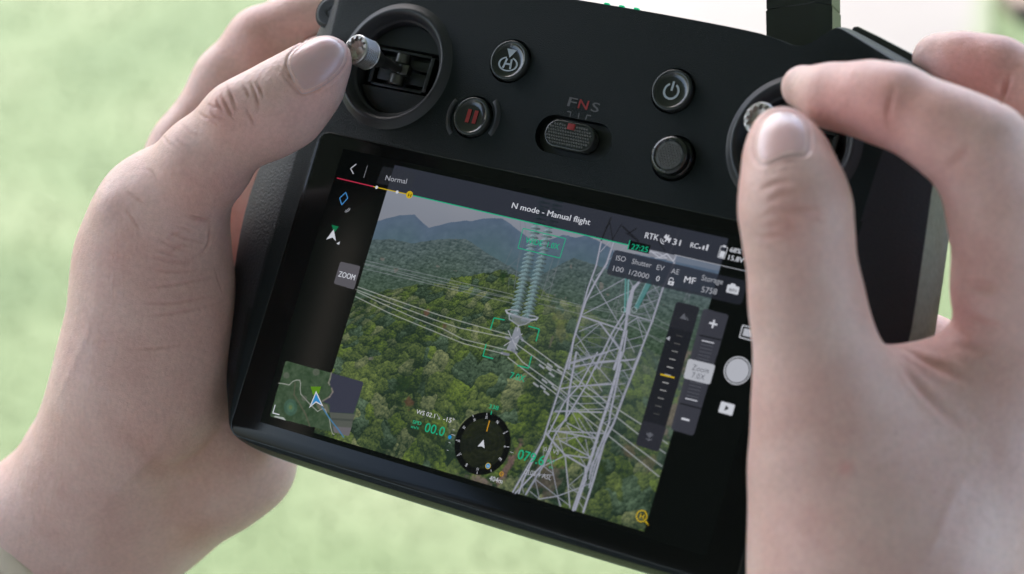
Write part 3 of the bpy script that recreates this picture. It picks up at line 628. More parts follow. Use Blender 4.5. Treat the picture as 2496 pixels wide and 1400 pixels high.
br = [([A(720,200),A(960,640),A(900,790)],1.7),([A(560,545),A(850,1030)],2.1),([A(540,730),A(880,540)],1.9),([A(480,880),A(840,700),A(960,650)],2.4),([A(460,900),A(850,1030)],4.0),([A(440,1045),A(640,960)],2.2),([A(400,1180),A(640,970)],1.8),([A(640,970),A(820,1210)],4.4),
 ([A(405,1060),A(600,1370),A(620,1400)],2.2),([A(330,1350),A(560,1280),A(830,1200)],3),([A(420,1180),A(530,1300)],1.8),([A(400,1380),A(640,1330),A(960,1310)],3),([A(640,290),A(730,190)],2.4),([A(700,380),A(880,240)],1.6),([A(600,520),A(700,430)],1.6),
 ([A(900,880),A(1140,950)],2.6),([A(1140,600),A(1200,700)],1.5),([A(1040,770),A(1120,940)],1.5),([A(1010,810),A(1190,740)],1.5),([A(1080,680),A(1230,600)],1.5),([A(1080,690),A(1160,840)],1.5),([A(890,980),A(1000,910)],2.8),([A(1000,920),A(1080,1060)],2),([A(990,930),A(1050,1140)],1.8),
 ([A(890,1100),A(960,1240)],1.7),([A(890,1130),A(1080,1080)],1.7),([A(880,1210),A(1040,1170)],1.7),([A(860,1270),A(940,1400)],1.7),([A(750,1090),A(820,1200)],1.7),([A(700,1180),A(780,1300)],1.7),([A(860,1330),A(980,1300)],1.5),
 ([B(520,100),B(850,0)],2.6),([B(560,120),B(740,90),B(1080,60)],3),([B(510,110),B(690,320)],1.8),([B(590,0),B(800,330)],2),([B(660,0),B(890,270)],2),([B(440,310),B(560,290),B(880,270)],3.6),([B(560,200),B(740,100)],1.8),([B(980,60),B(1060,150)],1.6),([B(950,160),B(1050,140)],1.6),([B(980,150),B(1030,230)],1.6),
 ([B(900,280),B(1000,265)],1.6),([B(930,290),B(970,360)],1.6),([B(690,280),B(870,470)],2),([B(600,290),B(860,260)],2),([B(440,330),B(640,540),B(760,720)],1.8),([B(400,500),B(800,510)],3.6),([B(400,510),B(560,490),B(860,480)],2),([B(540,370),B(870,380),B(950,370)],2),([B(520,440),B(820,430)],1.6),
 ([B(480,580),B(400,660)],3),([B(500,600),B(750,730)],2.6),([B(340,670),B(600,680),B(820,690)],3),([B(410,670),B(750,735)],3.6),([B(500,620),B(700,900)],2.2),([B(540,500),B(640,700)],1.8),([B(600,560),B(760,820)],1.8),([B(660,740),B(690,900)],2),([B(360,620),B(420,700),B(470,850)],1.8),
 ([B(320,690),B(480,870),B(680,990)],4.4),([B(470,870),B(690,900)],3.2),([B(330,680),B(430,850)],2),([B(400,740),B(600,720)],1.6),([B(480,760),B(600,710)],1.6),([B(500,680),B(500,770)],1.6),([B(440,750),B(700,890)],3),([B(600,870),B(660,970)],2),([B(700,670),B(740,740)],1.7),([B(770,760),B(700,830)],1.7),
 ([B(480,880),B(300,970)],2.6),([B(485,880),B(510,1130),B(525,1320)],3.6),([B(350,840),B(385,1040),B(440,1310)],2),([B(300,970),B(385,1035)],1.8),([B(120,1040),B(385,1045)],1.8),([B(230,1080),B(420,1230),B(530,1310)],1.9),([B(230,1085),B(265,1250)],1.8),([B(510,1140),B(640,1030)],1.8),([B(265,1250),B(420,1225),B(620,1150),B(720,1110)],2.6),
 ([B(510,1140),B(660,1250)],1.8),([B(185,1185),B(265,1250)],1.7),([B(110,1080),B(130,1200)],1.7),([B(600,1270),B(640,1330)],1.7),([B(700,1000),B(730,1090)],1.7),([B(420,1230),B(450,1310)],2),([B(300,800),B(300,880)],1.6),([B(540,1130),B(600,1200)],1.4),([B(700,960),B(780,860)],1.8),([B(820,600),B(900,560)],1.8)]
for q, w_ in br:
    pl(q, w_*.66+.5, (88, 92, 102), .4); pl(q, w_*.66, ST, .95)
def lerp(p, q, t): return (p[0]+(q[0]-p[0])*t, p[1]+(q[1]-p[1])*t)
for (a0, a1), (b0, b1), n_ in (((A(480,900), A(320,1400)), (A(890,1040), A(770,1400)), 5), ((A(940,660), A(880,1000)), (A(1230,640), A(1130,950)), 5), ((B(530,0), B(330,640)), (B(760,0), B(480,420)), 7), ((B(930,160), B(790,620)), (B(1060,180), B(900,600)), 7), ((B(300,960), B(150,1210)), (B(370,800), B(230,1100)), 4), ((B(720,860), B(620,1150)), (B(820,760), B(700,1150)), 5)):
    for i in range(n_):
        p, q, p2, q2 = lerp(a0, a1, i/n_), lerp(b0, b1, i/n_), lerp(a0, a1, (i+1)/n_), lerp(b0, b1, (i+1)/n_)
        line(p, q2, 1.0, STd, .75); line(q, p2, 1.0, STd, .75)
pl([A(500,600),A(480,760),A(420,960),A(380,1120),A(300,1400)], .9, STd, .8); pl([B(500,60),B(380,440),B(310,680),B(150,960),B(40,1180)], .9, STd, .8)
for q in ([A(880,540),A(870,860)],[A(905,560),A(895,860)]): pl(q, 3.2, (110,156,158), .9)
pl([A(880,540),A(875,830)], 1.2, (40,110,100), .9)
pl([A(1100,580),A(985,810)], 9, (78,128,130), .85); pl([A(1070,590),A(975,790)], 1.3, (140,170,172), .8); pl([A(1120,600),A(1000,815)], 1.2, (40,96,90), .8)
for cX in (860, 960): pl([A(cX-25+25*(1-cos(k*pi/4)), 840+25*sin(k*pi/4)) for k in range(9)], 1.2, (160,170,176), .8)
fill([A(940,620),A(1010,570),A(960,660),A(920,880),A(880,880),A(890,780)], ST, .9)

# interface: tinted bars
def clipfeed(pts, col, al):
    global img
    k = img.copy(); fill(pts, col, al); img = np.where(feed[..., None], img, k)
lr = lambda t: (823+(1825-823)*t, 435+(662-435)*t)
clipfeed([(900,300),(1300,380),(1776,483),(1850,600),(1850,668),(1530,597),(823,435),(900,380)], (30, 33, 43), .86)
pl([A(650,180),A(700,60),A(740,-30)], 3, (22,22,26), .7); pl([A(760,190),A(730,20),A(690,60)], 1.6, (18,18,22), .7); pl([A(850,50),A(1000,190)], 3, (20,20,24), .7); pl([A(980,70),A(900,120)], 2.4, (20,20,24), .7); pl([A(750,180),A(840,30)], 1.6, (20,20,24), .7); pl([A(1130,100),A(1250,280)], 2, (20,22,26), .7); pl([A(1390,90),A(1300,300)], 1.8, (60,62,70), .6); pl([A(1000,190),A(880,110)], 1.6, (20,20,24), .7)
for (a, b_) in (((1333,485),(1318,545)),((1362,492),(1350,550))):
    for i in range(7): t = i/6; p_ = (a[0]+(b_[0]-a[0])*t, a[1]+(b_[1]-a[1])*t); line((p_[0]-10, p_[1]-2), (p_[0]+10, p_[1]+3), 2.0, (22,34,38), .8)
# truss between tower arms above the parameter panel
fill([A(1110,280),A(1370,330),A(1340,385),A(1290,350),A(1090,330)], (120,122,134), .55)
pl([A(1120,285),A(1200,345),A(1270,310),A(1330,380),A(1360,330)], 2, (176,178,190)); pl([A(1110,290),A(1180,300),A(1270,350),A(1160,350)], 1.6, (170,172,184))
clipfeed([A(1360,325),A(1790,425),A(1770,480),A(1340,385)], (84, 98, 118), .6)
fill([(934,406),(1015.5,422.5),(1004,462.5),(918,448)], (46, 49, 56), .55, r=3)
fill([(1499,609),(1824,687),(1808,745),(1478,669)], (38, 40, 50), .78, r=7)
fill([(1650,736),(1707,750),(1606,1103),(1550,1085)], (27, 28, 35), .96, r=6)
fill([(1650,736),(1707,750),(1689,812),(1632.5,797)], (38, 39, 46), .8, r=5)
fill([(1569,1026),(1626,1041),(1606,1103),(1550,1085)], (44, 45, 53), .8, r=5)
fill([(1715.5,752.5),(1778,768),(1691,1064),(1635.5,1047.5)], (56, 57, 66), .97, r=6)
line((1707,818), (1759.5,830), 1.8, (10,11,14)); line((1659.5,984), (1711.5,997.5), 1.8, (10,11,14))
fill([(1236+300.5,586.5),(1587,599),(1582,620),(1531,608)], (6,10,10), .95)
# faint dusty reflection band left of the feed
def U2(x, y): return tr(x, y)
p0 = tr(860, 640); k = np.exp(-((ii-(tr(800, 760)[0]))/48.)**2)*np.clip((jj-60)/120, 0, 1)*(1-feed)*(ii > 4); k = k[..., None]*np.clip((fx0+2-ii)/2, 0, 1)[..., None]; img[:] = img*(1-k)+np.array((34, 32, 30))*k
fill([(831,638),(880,650),(864,707),(814.5,692)], (86,84,90), 1, r=4)
# map
mp = [(698,880),(887.5,931.5),(852,1064),(659,1015.5)]
X0, Y0 = tr(*mp[0]); X1, Y1 = tr(*mp[2])
mapm = inpoly(rquad([tr(*q) for q in mp], 4)); u_ = (ii-X0)/(X1-X0); v_ = (jj-Y0)/(Y1-Y0)
mc = np.array((58, 76, 56.))+(fbm(ii/9, jj/9, 4, 7)[..., None]-.5)*np.array((34, 30, 30.))+(fbm(ii/3, jj/3, 2, 17)[..., None]-.5)*16
img = np.where(mapm[..., None], mc, img)
def D(X, Y): return (640+X/5.8325, 860+Y/5.8325)
def mfill(P, col, al):
    global img
    k = img.copy(); fill(P, col, al); img = np.where(mapm[..., None], img, k)
mfill([D(985,280),D(1460,400),D(1300,870),D(960,850),D(960,740),D(860,700),D(930,650),D(1000,540),D(960,450),D(985,350)], (54,56,70), 1)
mfill([D(960,850),D(1330,880),D(1240,1200),D(1010,1120)], (84,86,82), .9); mfill([D(990,930),D(1310,950),D(1300,980),D(985,960)], (60,66,62), .7); mfill([D(1010,1050),D(1280,1070),D(1240,1200),D(1020,1150)], (104,100,106), .8)
pl([D(985,290),D(965,380),D(945,430),D(960,460)], 3.5, (128,124,116), .7); pl([D(990,510),D(1005,560),D(960,630),D(860,690)], 3.5, (128,120,110), .7); fill([D(750,700),D(930,740),D(960,860),D(800,800)], (112,104,96), .6)
pl([D(235,435),D(310,445),D(385,462),D(440,410),D(490,392),D(535,395),D(548,440),D(542,520),D(550,590),D(690,745),D(790,838),D(860,795),D(900,810),D(920,870),D(960,950),D(975,1060),D(1000,1150),D(1025,1168)], 1.7, (150,152,146), .95)
pl([D(470,430),D(455,600),D(540,740),D(620,880),D(680,1050)], 2.4, (92,86,74), .7)
pl([D(850,770),D(920,880),D(1000,990),D(1085,1095),D(1160,1205)], 2.2, (64,116,158), .95)
for rr0, cc in ((120, (66,104,98)), (70, (84,118,92)), (32, (122,124,60))):
    p = D(405, 780); fill([(p[0]+rr0/5.8*cos(t)*.8, p[1]+rr0/5.8*sin(t)) for t in np.linspace(0, 2*pi, 20)[:-1]], cc, .4)
for X, Y, r_ in ((345,325,45),(770,280,50),(600,650,40)): p = D(X, Y); fill([(p[0]+r_/5.8*cos(t), p[1]+r_/5.8*sin(t)) for t in np.linspace(0, 2*pi, 16)[:-1]], (112,108,104), .45)
mfill([D(190,900),D(310,925),D(340,965),D(160,915)], (170,176,174), .9)
# compass
cxy = tr(1177, 1082); rad = 10.15/DP
dd = np.hypot(ii-cxy[0], jj-cxy[1]); k = np.clip(rad-dd+.5, 0, 1)[..., None]; inner = np.clip(rad*.80-dd+.5, 0, 1)[..., None]
img = img*(1-k)+(np.array((10, 11, 12))*(1-inner)+(img*.22+np.array((14, 15, 12)))*inner)*k
for q in (.27, .45, .62): k = np.clip(1-np.abs(dd-rad*q)/.7, 0, 1)[..., None]*.22; img = img*(1-k)+np.array((90, 90, 88))*k

vx = (PX0+ii*DP).ravel(); vy = (PY1-jj*DP).ravel()
idx = (np.arange(NY)[:, None]*NX+np.arange(NX)[None, :]); Fq = np.stack([idx[1:, :-1], idx[1:, 1:], idx[:-1, 1:], idx[:-1, :-1]], -1).reshape(-1, 4)
disp = mesh_np('display', np.stack([vx, vy, np.full(vx.shape, .33)], 1), Fq, [], scr, smooth=False)
at = disp.data.color_attributes.new('picture', 'FLOAT_COLOR', 'POINT')
lin = np.clip(img/255, 0, 1); lin = np.where(lin < .04045, lin/12.92, ((lin+.055)/1.055)**2.4); at.data.foreach_set('color', np.concatenate([lin.reshape(-1, 3), np.ones((NX*NY, 1))], 1).astype(np.float32).ravel())
m = bpy.data.materials.new('lit_display'); m.use_nodes = True; N = m.node_tree; b = N.nodes['Principled BSDF']; a_ = N.nodes.new('ShaderNodeVertexColor'); a_.layer_name = 'picture'
N.links.new(a_.outputs[0], b.inputs['Emission Color']); b.inputs['Emission Strength'].default_value = 2**-EXPO; b.inputs['Base Color'].default_value = (.002, .002, .002, 1); b.inputs['Roughness'].default_value = .12; b.inputs['Specular IOR Level'].default_value = .1
disp.data.materials.append(m); disp['label'] = 'lit screen picture of a power line tower above green hills with a flight display around it'

# lettering and marks of the interface
E_w = emit('ui_white', (196,198,206)); E_w2 = emit('ui_soft_white', (160,162,170)); E_g = emit('ui_green', (16,158,118)); E_y = emit('ui_yellow', (190,160,24)); E_k = emit('ui_black', (12,14,14)); E_r = emit('ui_red', (178,44,72)); E_b = emit('ui_blue', (44,128,184)); E_dg = emit('ui_grey', (88,90,98)); E_bt = emit('ui_button', (172,174,182)); E_o = emit('ui_amber', (184,134,34))
ZT = .40; mm = lambda v: v/7.5
def T(s, a, b_, cap, m_, bold=0.04, z=ZT): text_mesh('screen_lettering', s, m_, scr, un(*a), un(*b_), mm(cap), z, bold)
def P_(polys, m_, z=ZT): return flat_poly('screen_mark', [[un(*p)[:2] for p in P] if len(P[0]) == 2 and P[0][0] > 200 else P for P in polys], m_, scr, z)
def L_(segs, w_, m_, z=ZT):
    for i, (a, b_) in enumerate(segs): pass
    return flat_poly('screen_mark', [bar(un(*a), un(*b_), w_) for a, b_ in segs], m_, scr, z)
T('N mode - Manual flight', (1247.7,507.7), (1438,549.7), 15, E_w, .10); T('WIDE  1.0X', (1280.8,592.8), (1362,609.5), 15, E_g, .08); T('27:25', (1538.7,608.2), (1578.5,616.2), 14, E_g, .10)
T('RTK', (1571.8,581), (1604.6,587.6), 15, E_w, .10); T('31', (1639,596.7), (1658,600.5), 15, E_w, .10); T('RC', (1682.8,603.6), (1701.5,607), 12.5, E_w, .10); T('68%', (1779,614.6), (1806,619.9), 12, E_w, .10); T('15.8V', (1775,633.8), (1812,642), 12.5, E_w, .10)
T('ISO', (1502,635), (1525,639.5), 13, E_w2); T('100', (1494.4,660.8), (1519.5,665.9), 13, E_w2); T('Shutter', (1540.5,643.3), (1588,653.8), 13, E_w2); T('1/2000', (1533.3,669.7), (1581.5,681.3), 13, E_w2); T('EV', (1600.8,658.2), (1618.7,661.7), 13, E_w2); T('0', (1599,685), (1607,687), 13, E_w)
T('AE', (1635.9,667.2), (1655.4,670.5), 13, E_w2); T('MF', (1667.4,689), (1694.4,694), 16, E_w, .10); T('Storage', (1710.3,683.8), (1762,694.5), 13.5, E_w2); T('5758', (1709.7,712.8), (1747,719.5), 14.5, E_w2)
T('Normal', (940,440), (991.4,449.3), 14, E_w2); T('ZOOM', (825,674.5), (864.4,684.3), 15, E_w, .10); T('7.0X', (1243,922.8), (1278.5,932.3), 17, E_g, .08)
T('Zoom', (1687,902), (1727.5,912), 14, E_dg, .05, .44); T('7.0X', (1686,921), (1717.5,928.5), 14, E_dg, .05, .44)
T('WS 02.1', (1015,1009), (1060,1020), 11.5, E_w); T('-15\u00b0', (1081,1026.5), (1107,1032.7), 12, E_w); T('00.0', (1034.7,1052.5), (1081.8,1064.5), 24, E_g, .10); T('SPD', (1006.4,1032.7), (1027,1037.5), 9, E_g, .10); T('m/s', (1003,1043.5), (1021,1047.5), 7.5, E_g, .08)
T('338', (1192.3,995.7), (1214.8,1001), 11, E_g, .08); T('079.6', (1261,1118.6), (1324.3,1135.8), 25, E_g, .10); T('ALT', (1334,1127), (1353,1132), 9, E_g); T('m', (1339,1142), (1348,1144.5), 8, E_g); T('0.0 VS', (1326.4,1100), (1362,1109), 11, E_w2); T('0102.4 ASL', (1278.3,1154.3), (1344.4,1171.8), 12, E_w2); T('404m', (1192.9,1171.5), (1224.6,1180), 12.5, E_w)
# marks
L_([((823,435),(912,456))], .32, E_r); L_([((912,456),(998,475.5))], .32, E_y); L_([((1008,477.5),(1531,598))], .34, E_g); L_([((1536.7,586.5),(1531,610))], .34, E_g, .405); L_([((1645,622),(1830,664.5))], .2, E_w2)
circ = lambda x, y, r, n=28: [(p_[0]+r*cos(t), p_[1]+r*sin(t)) for p_ in (un(x, y),) for t in np.linspace(0, 2*pi, n, endpoint=False)]
def ringp(x, y, r0, r1): p_ = un(x, y); return arc_band(p_[0], p_[1], r0, r1, 0, 360, 36)
flat_poly('screen_mark', [circ(919.5, 457.7, .55), circ(969.5, 469.3, .55)], E_w, scr, .42); flat_poly('screen_mark', [circ(999.5, 475.8, 1.3)], E_y, scr, .42)
T('H', (995.5,480), (1002.5,481.6), 9, E_k, .08, .44)
L_([((870,401),(856,412)),((856,412),(863,425))], .26, E_w); L_([((897,405),(888,434.5))], .12, E_w2); L_([((844.3,470),(849,484)),((849,484),(834.5,500.4)),((834.5,500.4),(829.4,484)),((829.4,484),(844.3,470))], .28, emit('ui_light_blue', (70,140,200)))
p_ = un(846, 508); flat_poly('screen_mark', arc_band(p_[0], p_[1], .75, .95, -100, 10, 10)+arc_band(p_[0], p_[1], 1.3, 1.5, -100, 10, 10), E_w2, scr, ZT)
P_([[(809.6,549),(827.5,553.5),(816,568)]], emit('ui_dim_green', (14,104,66)), .39); P_([[(815,560),(820.5,589),(812,580)], [(815,560),(812,580),(796.5,585)]], E_w, .42); P_([[(830,589.5),(828,597.5),(821.5,594.8)]], E_w)
L_([((1231.4,781),(1205.5,775.8)),((1205.5,775.8),(1196.6,804.4)),((1289.6,795.9),(1316,803.3)),((1316,803.3),(1308,832.9)),((1186.5,839.2),(1178.6,868.8)),((1178.6,868.8),(1203.4,875.2)),((1297,868.8),(1289.6,898.4)),((1289.6,898.4),(1262.6,891.6))], .38, E_g)
bx_ = [(1276.4,557.7),(1380.3,582.6),(1366,630),(1264,605.6)]; L_([(bx_[i], bx_[(i+1) % 4]) for i in range(4)], .27, E_g)
# signal bars, battery, satellite, lock, camera
for i, (x_, y_, h_) in enumerate(((1706,607.5,4),(1714.5,609.5,9),(1723,611.5,14))): a_ = un(x_, y_); flat_poly('screen_mark', [[(a_[0]-.32, a_[1]), (a_[0]+.32, a_[1]), (a_[0]+.32, a_[1]+mm(h_)), (a_[0]-.32, a_[1]+mm(h_))]], E_w, scr, ZT)
q = [un(*A_) for A_ in ((1758.5,600.5),(1775,604.4),(1766,631.3),(1751,627.4))]; L_([((1758.5,601),(1775,605)),((1775,605),(1766.5,632)),((1766.5,632),(1750.5,628)),((1750.5,628),(1758.5,601))], .2, E_w); P_([[(1758,612),(1769.5,615),(1765,629.5),(1753.5,626.5)]], E_w); P_([[(1764,598.5),(1771,600.2),(1770.3,603),(1763.2,601.3)]], E_w)
L_([((1621,577),(1634,587))], .9, E_w); L_([((1632,574.5),(1622.5,590))], .45, E_w); L_([((1626.5,573),(1621,581))], .55, E_w); L_([((1636,581),(1631,592.5))], .55, E_w, .41); p_ = un(1621, 586); flat_poly('screen_mark', arc_band(p_[0], p_[1], .55, .8, 170, 280, 10)+arc_band(p_[0], p_[1], 1.2, 1.45, 170, 280, 10), E_w, scr, .42)
P_([[(1631,685),(1645,688),(1641.5,697.5),(1628.5,694)]], E_w); p_ = un(1638, 683.5); flat_poly('screen_mark', arc_band(p_[0]-.1, p_[1], .55, .8, -10, 200, 14), E_w, scr, ZT); flat_poly('screen_mark', [circ(1636.5, 691, .3)], E_k, scr, .43)
flat_poly('screen_mark', [rquad([un(*q_)[:2] for q_ in ((1775,694),(1804,701),(1799.5,720),(1770.5,713))], .4)], E_w, scr, ZT); P_([[(1784,691.5),(1793,693.5),(1795.5,700),(1780.5,696.5)]], E_w, .41); T('AUTO', (1776.5,710), (1795.5,714.5), 7.5, E_k, .08, .44)
# focus slider
P_([[(1669,764.5),(1675.5,781.5),(1657.5,776.5)], [(1674.5,770),(1680,783),(1676.5,781.5)]], E_dg); P_([[(1634.8,820.5),(1625,825.5),(1632.8,831.8)]], E_w2)
tk = [(432,368),(411,438),(390,507),(369,578),(348,650),(327,718),(307,788),(286,857),(265,928),(243,998),(225,1068)]; lv = [.25,.4,.7,.85,1,1,1,.9,.7,.45,.25]
for (X, Y), v in zip(tk, lv):
    c_ = (1540+X/3.684, 720+Y/3.684); L_([((c_[0]-7.5, c_[1]-1.9), (c_[0]+7.5, c_[1]+1.9))], .3, emit('ui_tick', tuple(30+130*v for _ in range(3))))
L_([((1611,913.3),(1645,921.8))], .48, E_y, .42)
c_ = (1584, 1066); flat_poly('screen_mark', [circ(1585, 1061, .75)], E_dg, scr, ZT); P_([[(1578,1053),(1581,1059),(1576.5,1062)], [(1585.5,1054),(1588.5,1060),(1582,1060)], [(1593,1057),(1592.5,1065),(1588,1061)], [(1584,1064),(1586,1064.5),(1584,1073),(1582,1072.5)]], E_dg, .41); L_([((1576.5,1069),(1582,1074.5)),((1582,1074.5),(1590.5,1072))], .32, E_dg, .42)
# zoom slider
def Z6(X, Y): return (1540+X/3.684, 720+Y/3.684)
L_([(Z6(700,250),Z6(771,268))], .6, E_w); L_([(Z6(745,223),Z6(726,297))], .6, E_w, .41); L_([(Z6(450,1108),Z6(521,1126))], .62, E_w)
L_([(Z6(633,408),Z6(743,433)),(Z6(485,927),Z6(592,953))], .3, E_w)
L_([(Z6(625+(-9)*i,440+31*i),Z6(735-9*i,466+31*i)) for i in range(5)]+[(Z6(528,777),Z6(636,803))]+[(Z6(521-9*i,806+31*i),Z6(628-9*i,832+31*i)) for i in range(4)], .14, E_dg)
flat_poly('screen_mark', [rquad([un(*Z6(*q_))[:2] for q_ in ((513,570),(756,630),(706,806),(467,746))], .9)], E_bt, scr, .42)
# gallery, shutter, play
L_([((1811.5,794),(1842,801)),((1811.5,794),(1803.5,823)),((1803.5,823),(1838,832))], .3, E_w); P_([[(1815.5,801),(1846,808),(1842,826.5),(1810.5,818.5)]], E_bt)
flat_poly('screen_mark', [circ(1798.4, 904.3, 3.75, 48)], E_bt, scr, ZT); p_ = un(1798.4, 904.3); flat_poly('screen_mark', arc_band(p_[0], p_[1], 4.1, 4.4, 0, 360, 48), E_w, scr, ZT)
flat_poly('screen_mark', [rquad([un(*Z6(*q_))[:2] for q_ in ((808,953),(932,987),(904,1085),(779,1051))], .4)], E_w, scr, ZT); P_([[Z6(850,990),Z6(878,1020),Z6(833,1040)]], E_k, .43)
# map arrow and corner mark
P_([[D(770,545),D(872,768),D(768,712)], [D(770,545),D(768,712),D(668,792)]], E_w, .40); P_([[D(770,580),D(845,738),D(768,692)], [D(770,580),D(768,692),D(700,755)]], E_b, .42)
P_([[D(690,485),D(840,485),D(808,590),D(770,560),D(728,610)]], emit('map_beam', (84,128,18)), .36); L_([(D(188,745),D(155,860)),(D(150,858),D(248,885))], .34, E_w)
# compass marks
def C8(X, Y): return (980+X/3.7818, 960+Y/3.7818)
ctr = un(1177, 1082)
for s_, X, Y, sz in (('N',887,260,38),('3',948,363,26),('6',957,490,26),('E',912,608,38),('S',597,662,36),('15',700,700,28),('21',538,560,28),('24',527,437,28),('W',575,312,38),('30',672,240,28),('33',783,218,28)):
    p_ = un(*C8(X, Y)); rv = p_[:2]-ctr[:2]; up_ = rv/np.linalg.norm(rv); rt = np.array((up_[1], -up_[0])); hh = sz/3.78/7.5*.5; ww = hh*(.9 if len(s_) == 1 else 1.25)*(1.2 if s_ == 'W' else 1)
    base = p_[:2]-up_*hh; text_mesh('screen_lettering', s_, E_w, scr, base-rt*ww*.62, base+rt*ww*.62, hh*2*.85, ZT, .06)
P_([[C8(757,425),C8(766,506),C8(740,487)], [C8(757,425),C8(740,487),C8(702,488)]], E_w, .41); L_([(C8(812,250),C8(785,350))], .36, E_o, .41)
for X, Y in ((660,205),(787,190),(972,352),(984,492),(508,430),(518,570),(697,733),(827,712)):
    p_ = un(*C8(X, Y)); rv = p_[:2]-ctr[:2]; u2 = rv/np.linalg.norm(rv); flat_poly('screen_mark', [bar(p_[:2]-u2*.45, p_[:2]+u2*.3, .16)], E_w, scr, ZT)
L_([(C8(832,160),C8(824,196))], .3, E_g, .41); L_([(C8(1002,538),C8(1032,548))], .2, E_w2); L_([(C8(470,333),C8(490,338)),(C8(458,377),C8(495,388)),(C8(435,450),C8(452,456)),(C8(418,520),C8(434,526))], .2, E_w2); flat_poly('screen_mark', [circ(*C8(446,402), .65, 16)], emit('ui_cyan', (20,130,190)), scr, .42)
L_([((1066,1009),(1073,1023)),((1073,1023),(1073.5,1017)),((1073,1023),(1068.5,1021.5))], .16, E_w2)
flat_poly('screen_mark', ringp(1191, 1136.6, .8, 1.0), E_y, scr, .42); flat_poly('screen_mark', [circ(1191, 1136.6, .8)], E_b, scr, .41); T('H', (1188.5,1139.5), (1193,1140.5), 6, E_w, .06, .44)
flat_poly('screen_mark', ringp(1223.8, 1156.2, .55, .8), E_o, scr, .42); T('H', (1221.8,1158.5), (1225.8,1159.5), 5, E_o, .05, .44)
flat_poly('screen_mark', ringp(1565.2, 1258.8, 1.55, 1.9), E_y, scr, .42); T('H', (1559.5,1264.5), (1569,1267), 13, E_y, .08, .44); P_([[(1573,1273),(1576.5,1270),(1583.5,1283)]], E_y, .42)
# ================================================================== the hands
def rcone(P, a, b, r1, r2):
    ba = b-a; l2 = ba@ba
    if l2 < 1e-6: return np.linalg.norm(P-a, axis=1)-max(r1, r2)
    rr = r1-r2; a2 = l2-rr*rr
    if a2 <= 0: return np.minimum(np.linalg.norm(P-a, axis=1)-r1, np.linalg.norm(P-b, axis=1)-r2)
    il2 = 1/l2; pa = P-a; y = pa@ba; z = y-l2; x = pa*l2-ba[None]*y[:, None]; x2 = (x*x).sum(1); y2 = y*y*l2; z2 = z*z*l2; k = np.sign(rr)*rr*rr*x2
    c1 = np.sign(z)*a2*z2 > k; c2 = np.sign(y)*a2*y2 < k
    return np.where(c1, np.sqrt(x2+z2)*il2-r2, np.where(c2, np.sqrt(x2+y2)*il2-r1, (np.sqrt(x2*a2*il2)+y*rr)*il2-r1))
def smin(a, b, k):
    if k <= 0: return np.minimum(a, b)
    h = np.maximum(k-np.abs(a-b), 0)/k; return np.minimum(a, b)-h*h*k*.25
def N4(x, y, z, rp):
    p = un(x, y, z); return p, rp/pxmm(p)
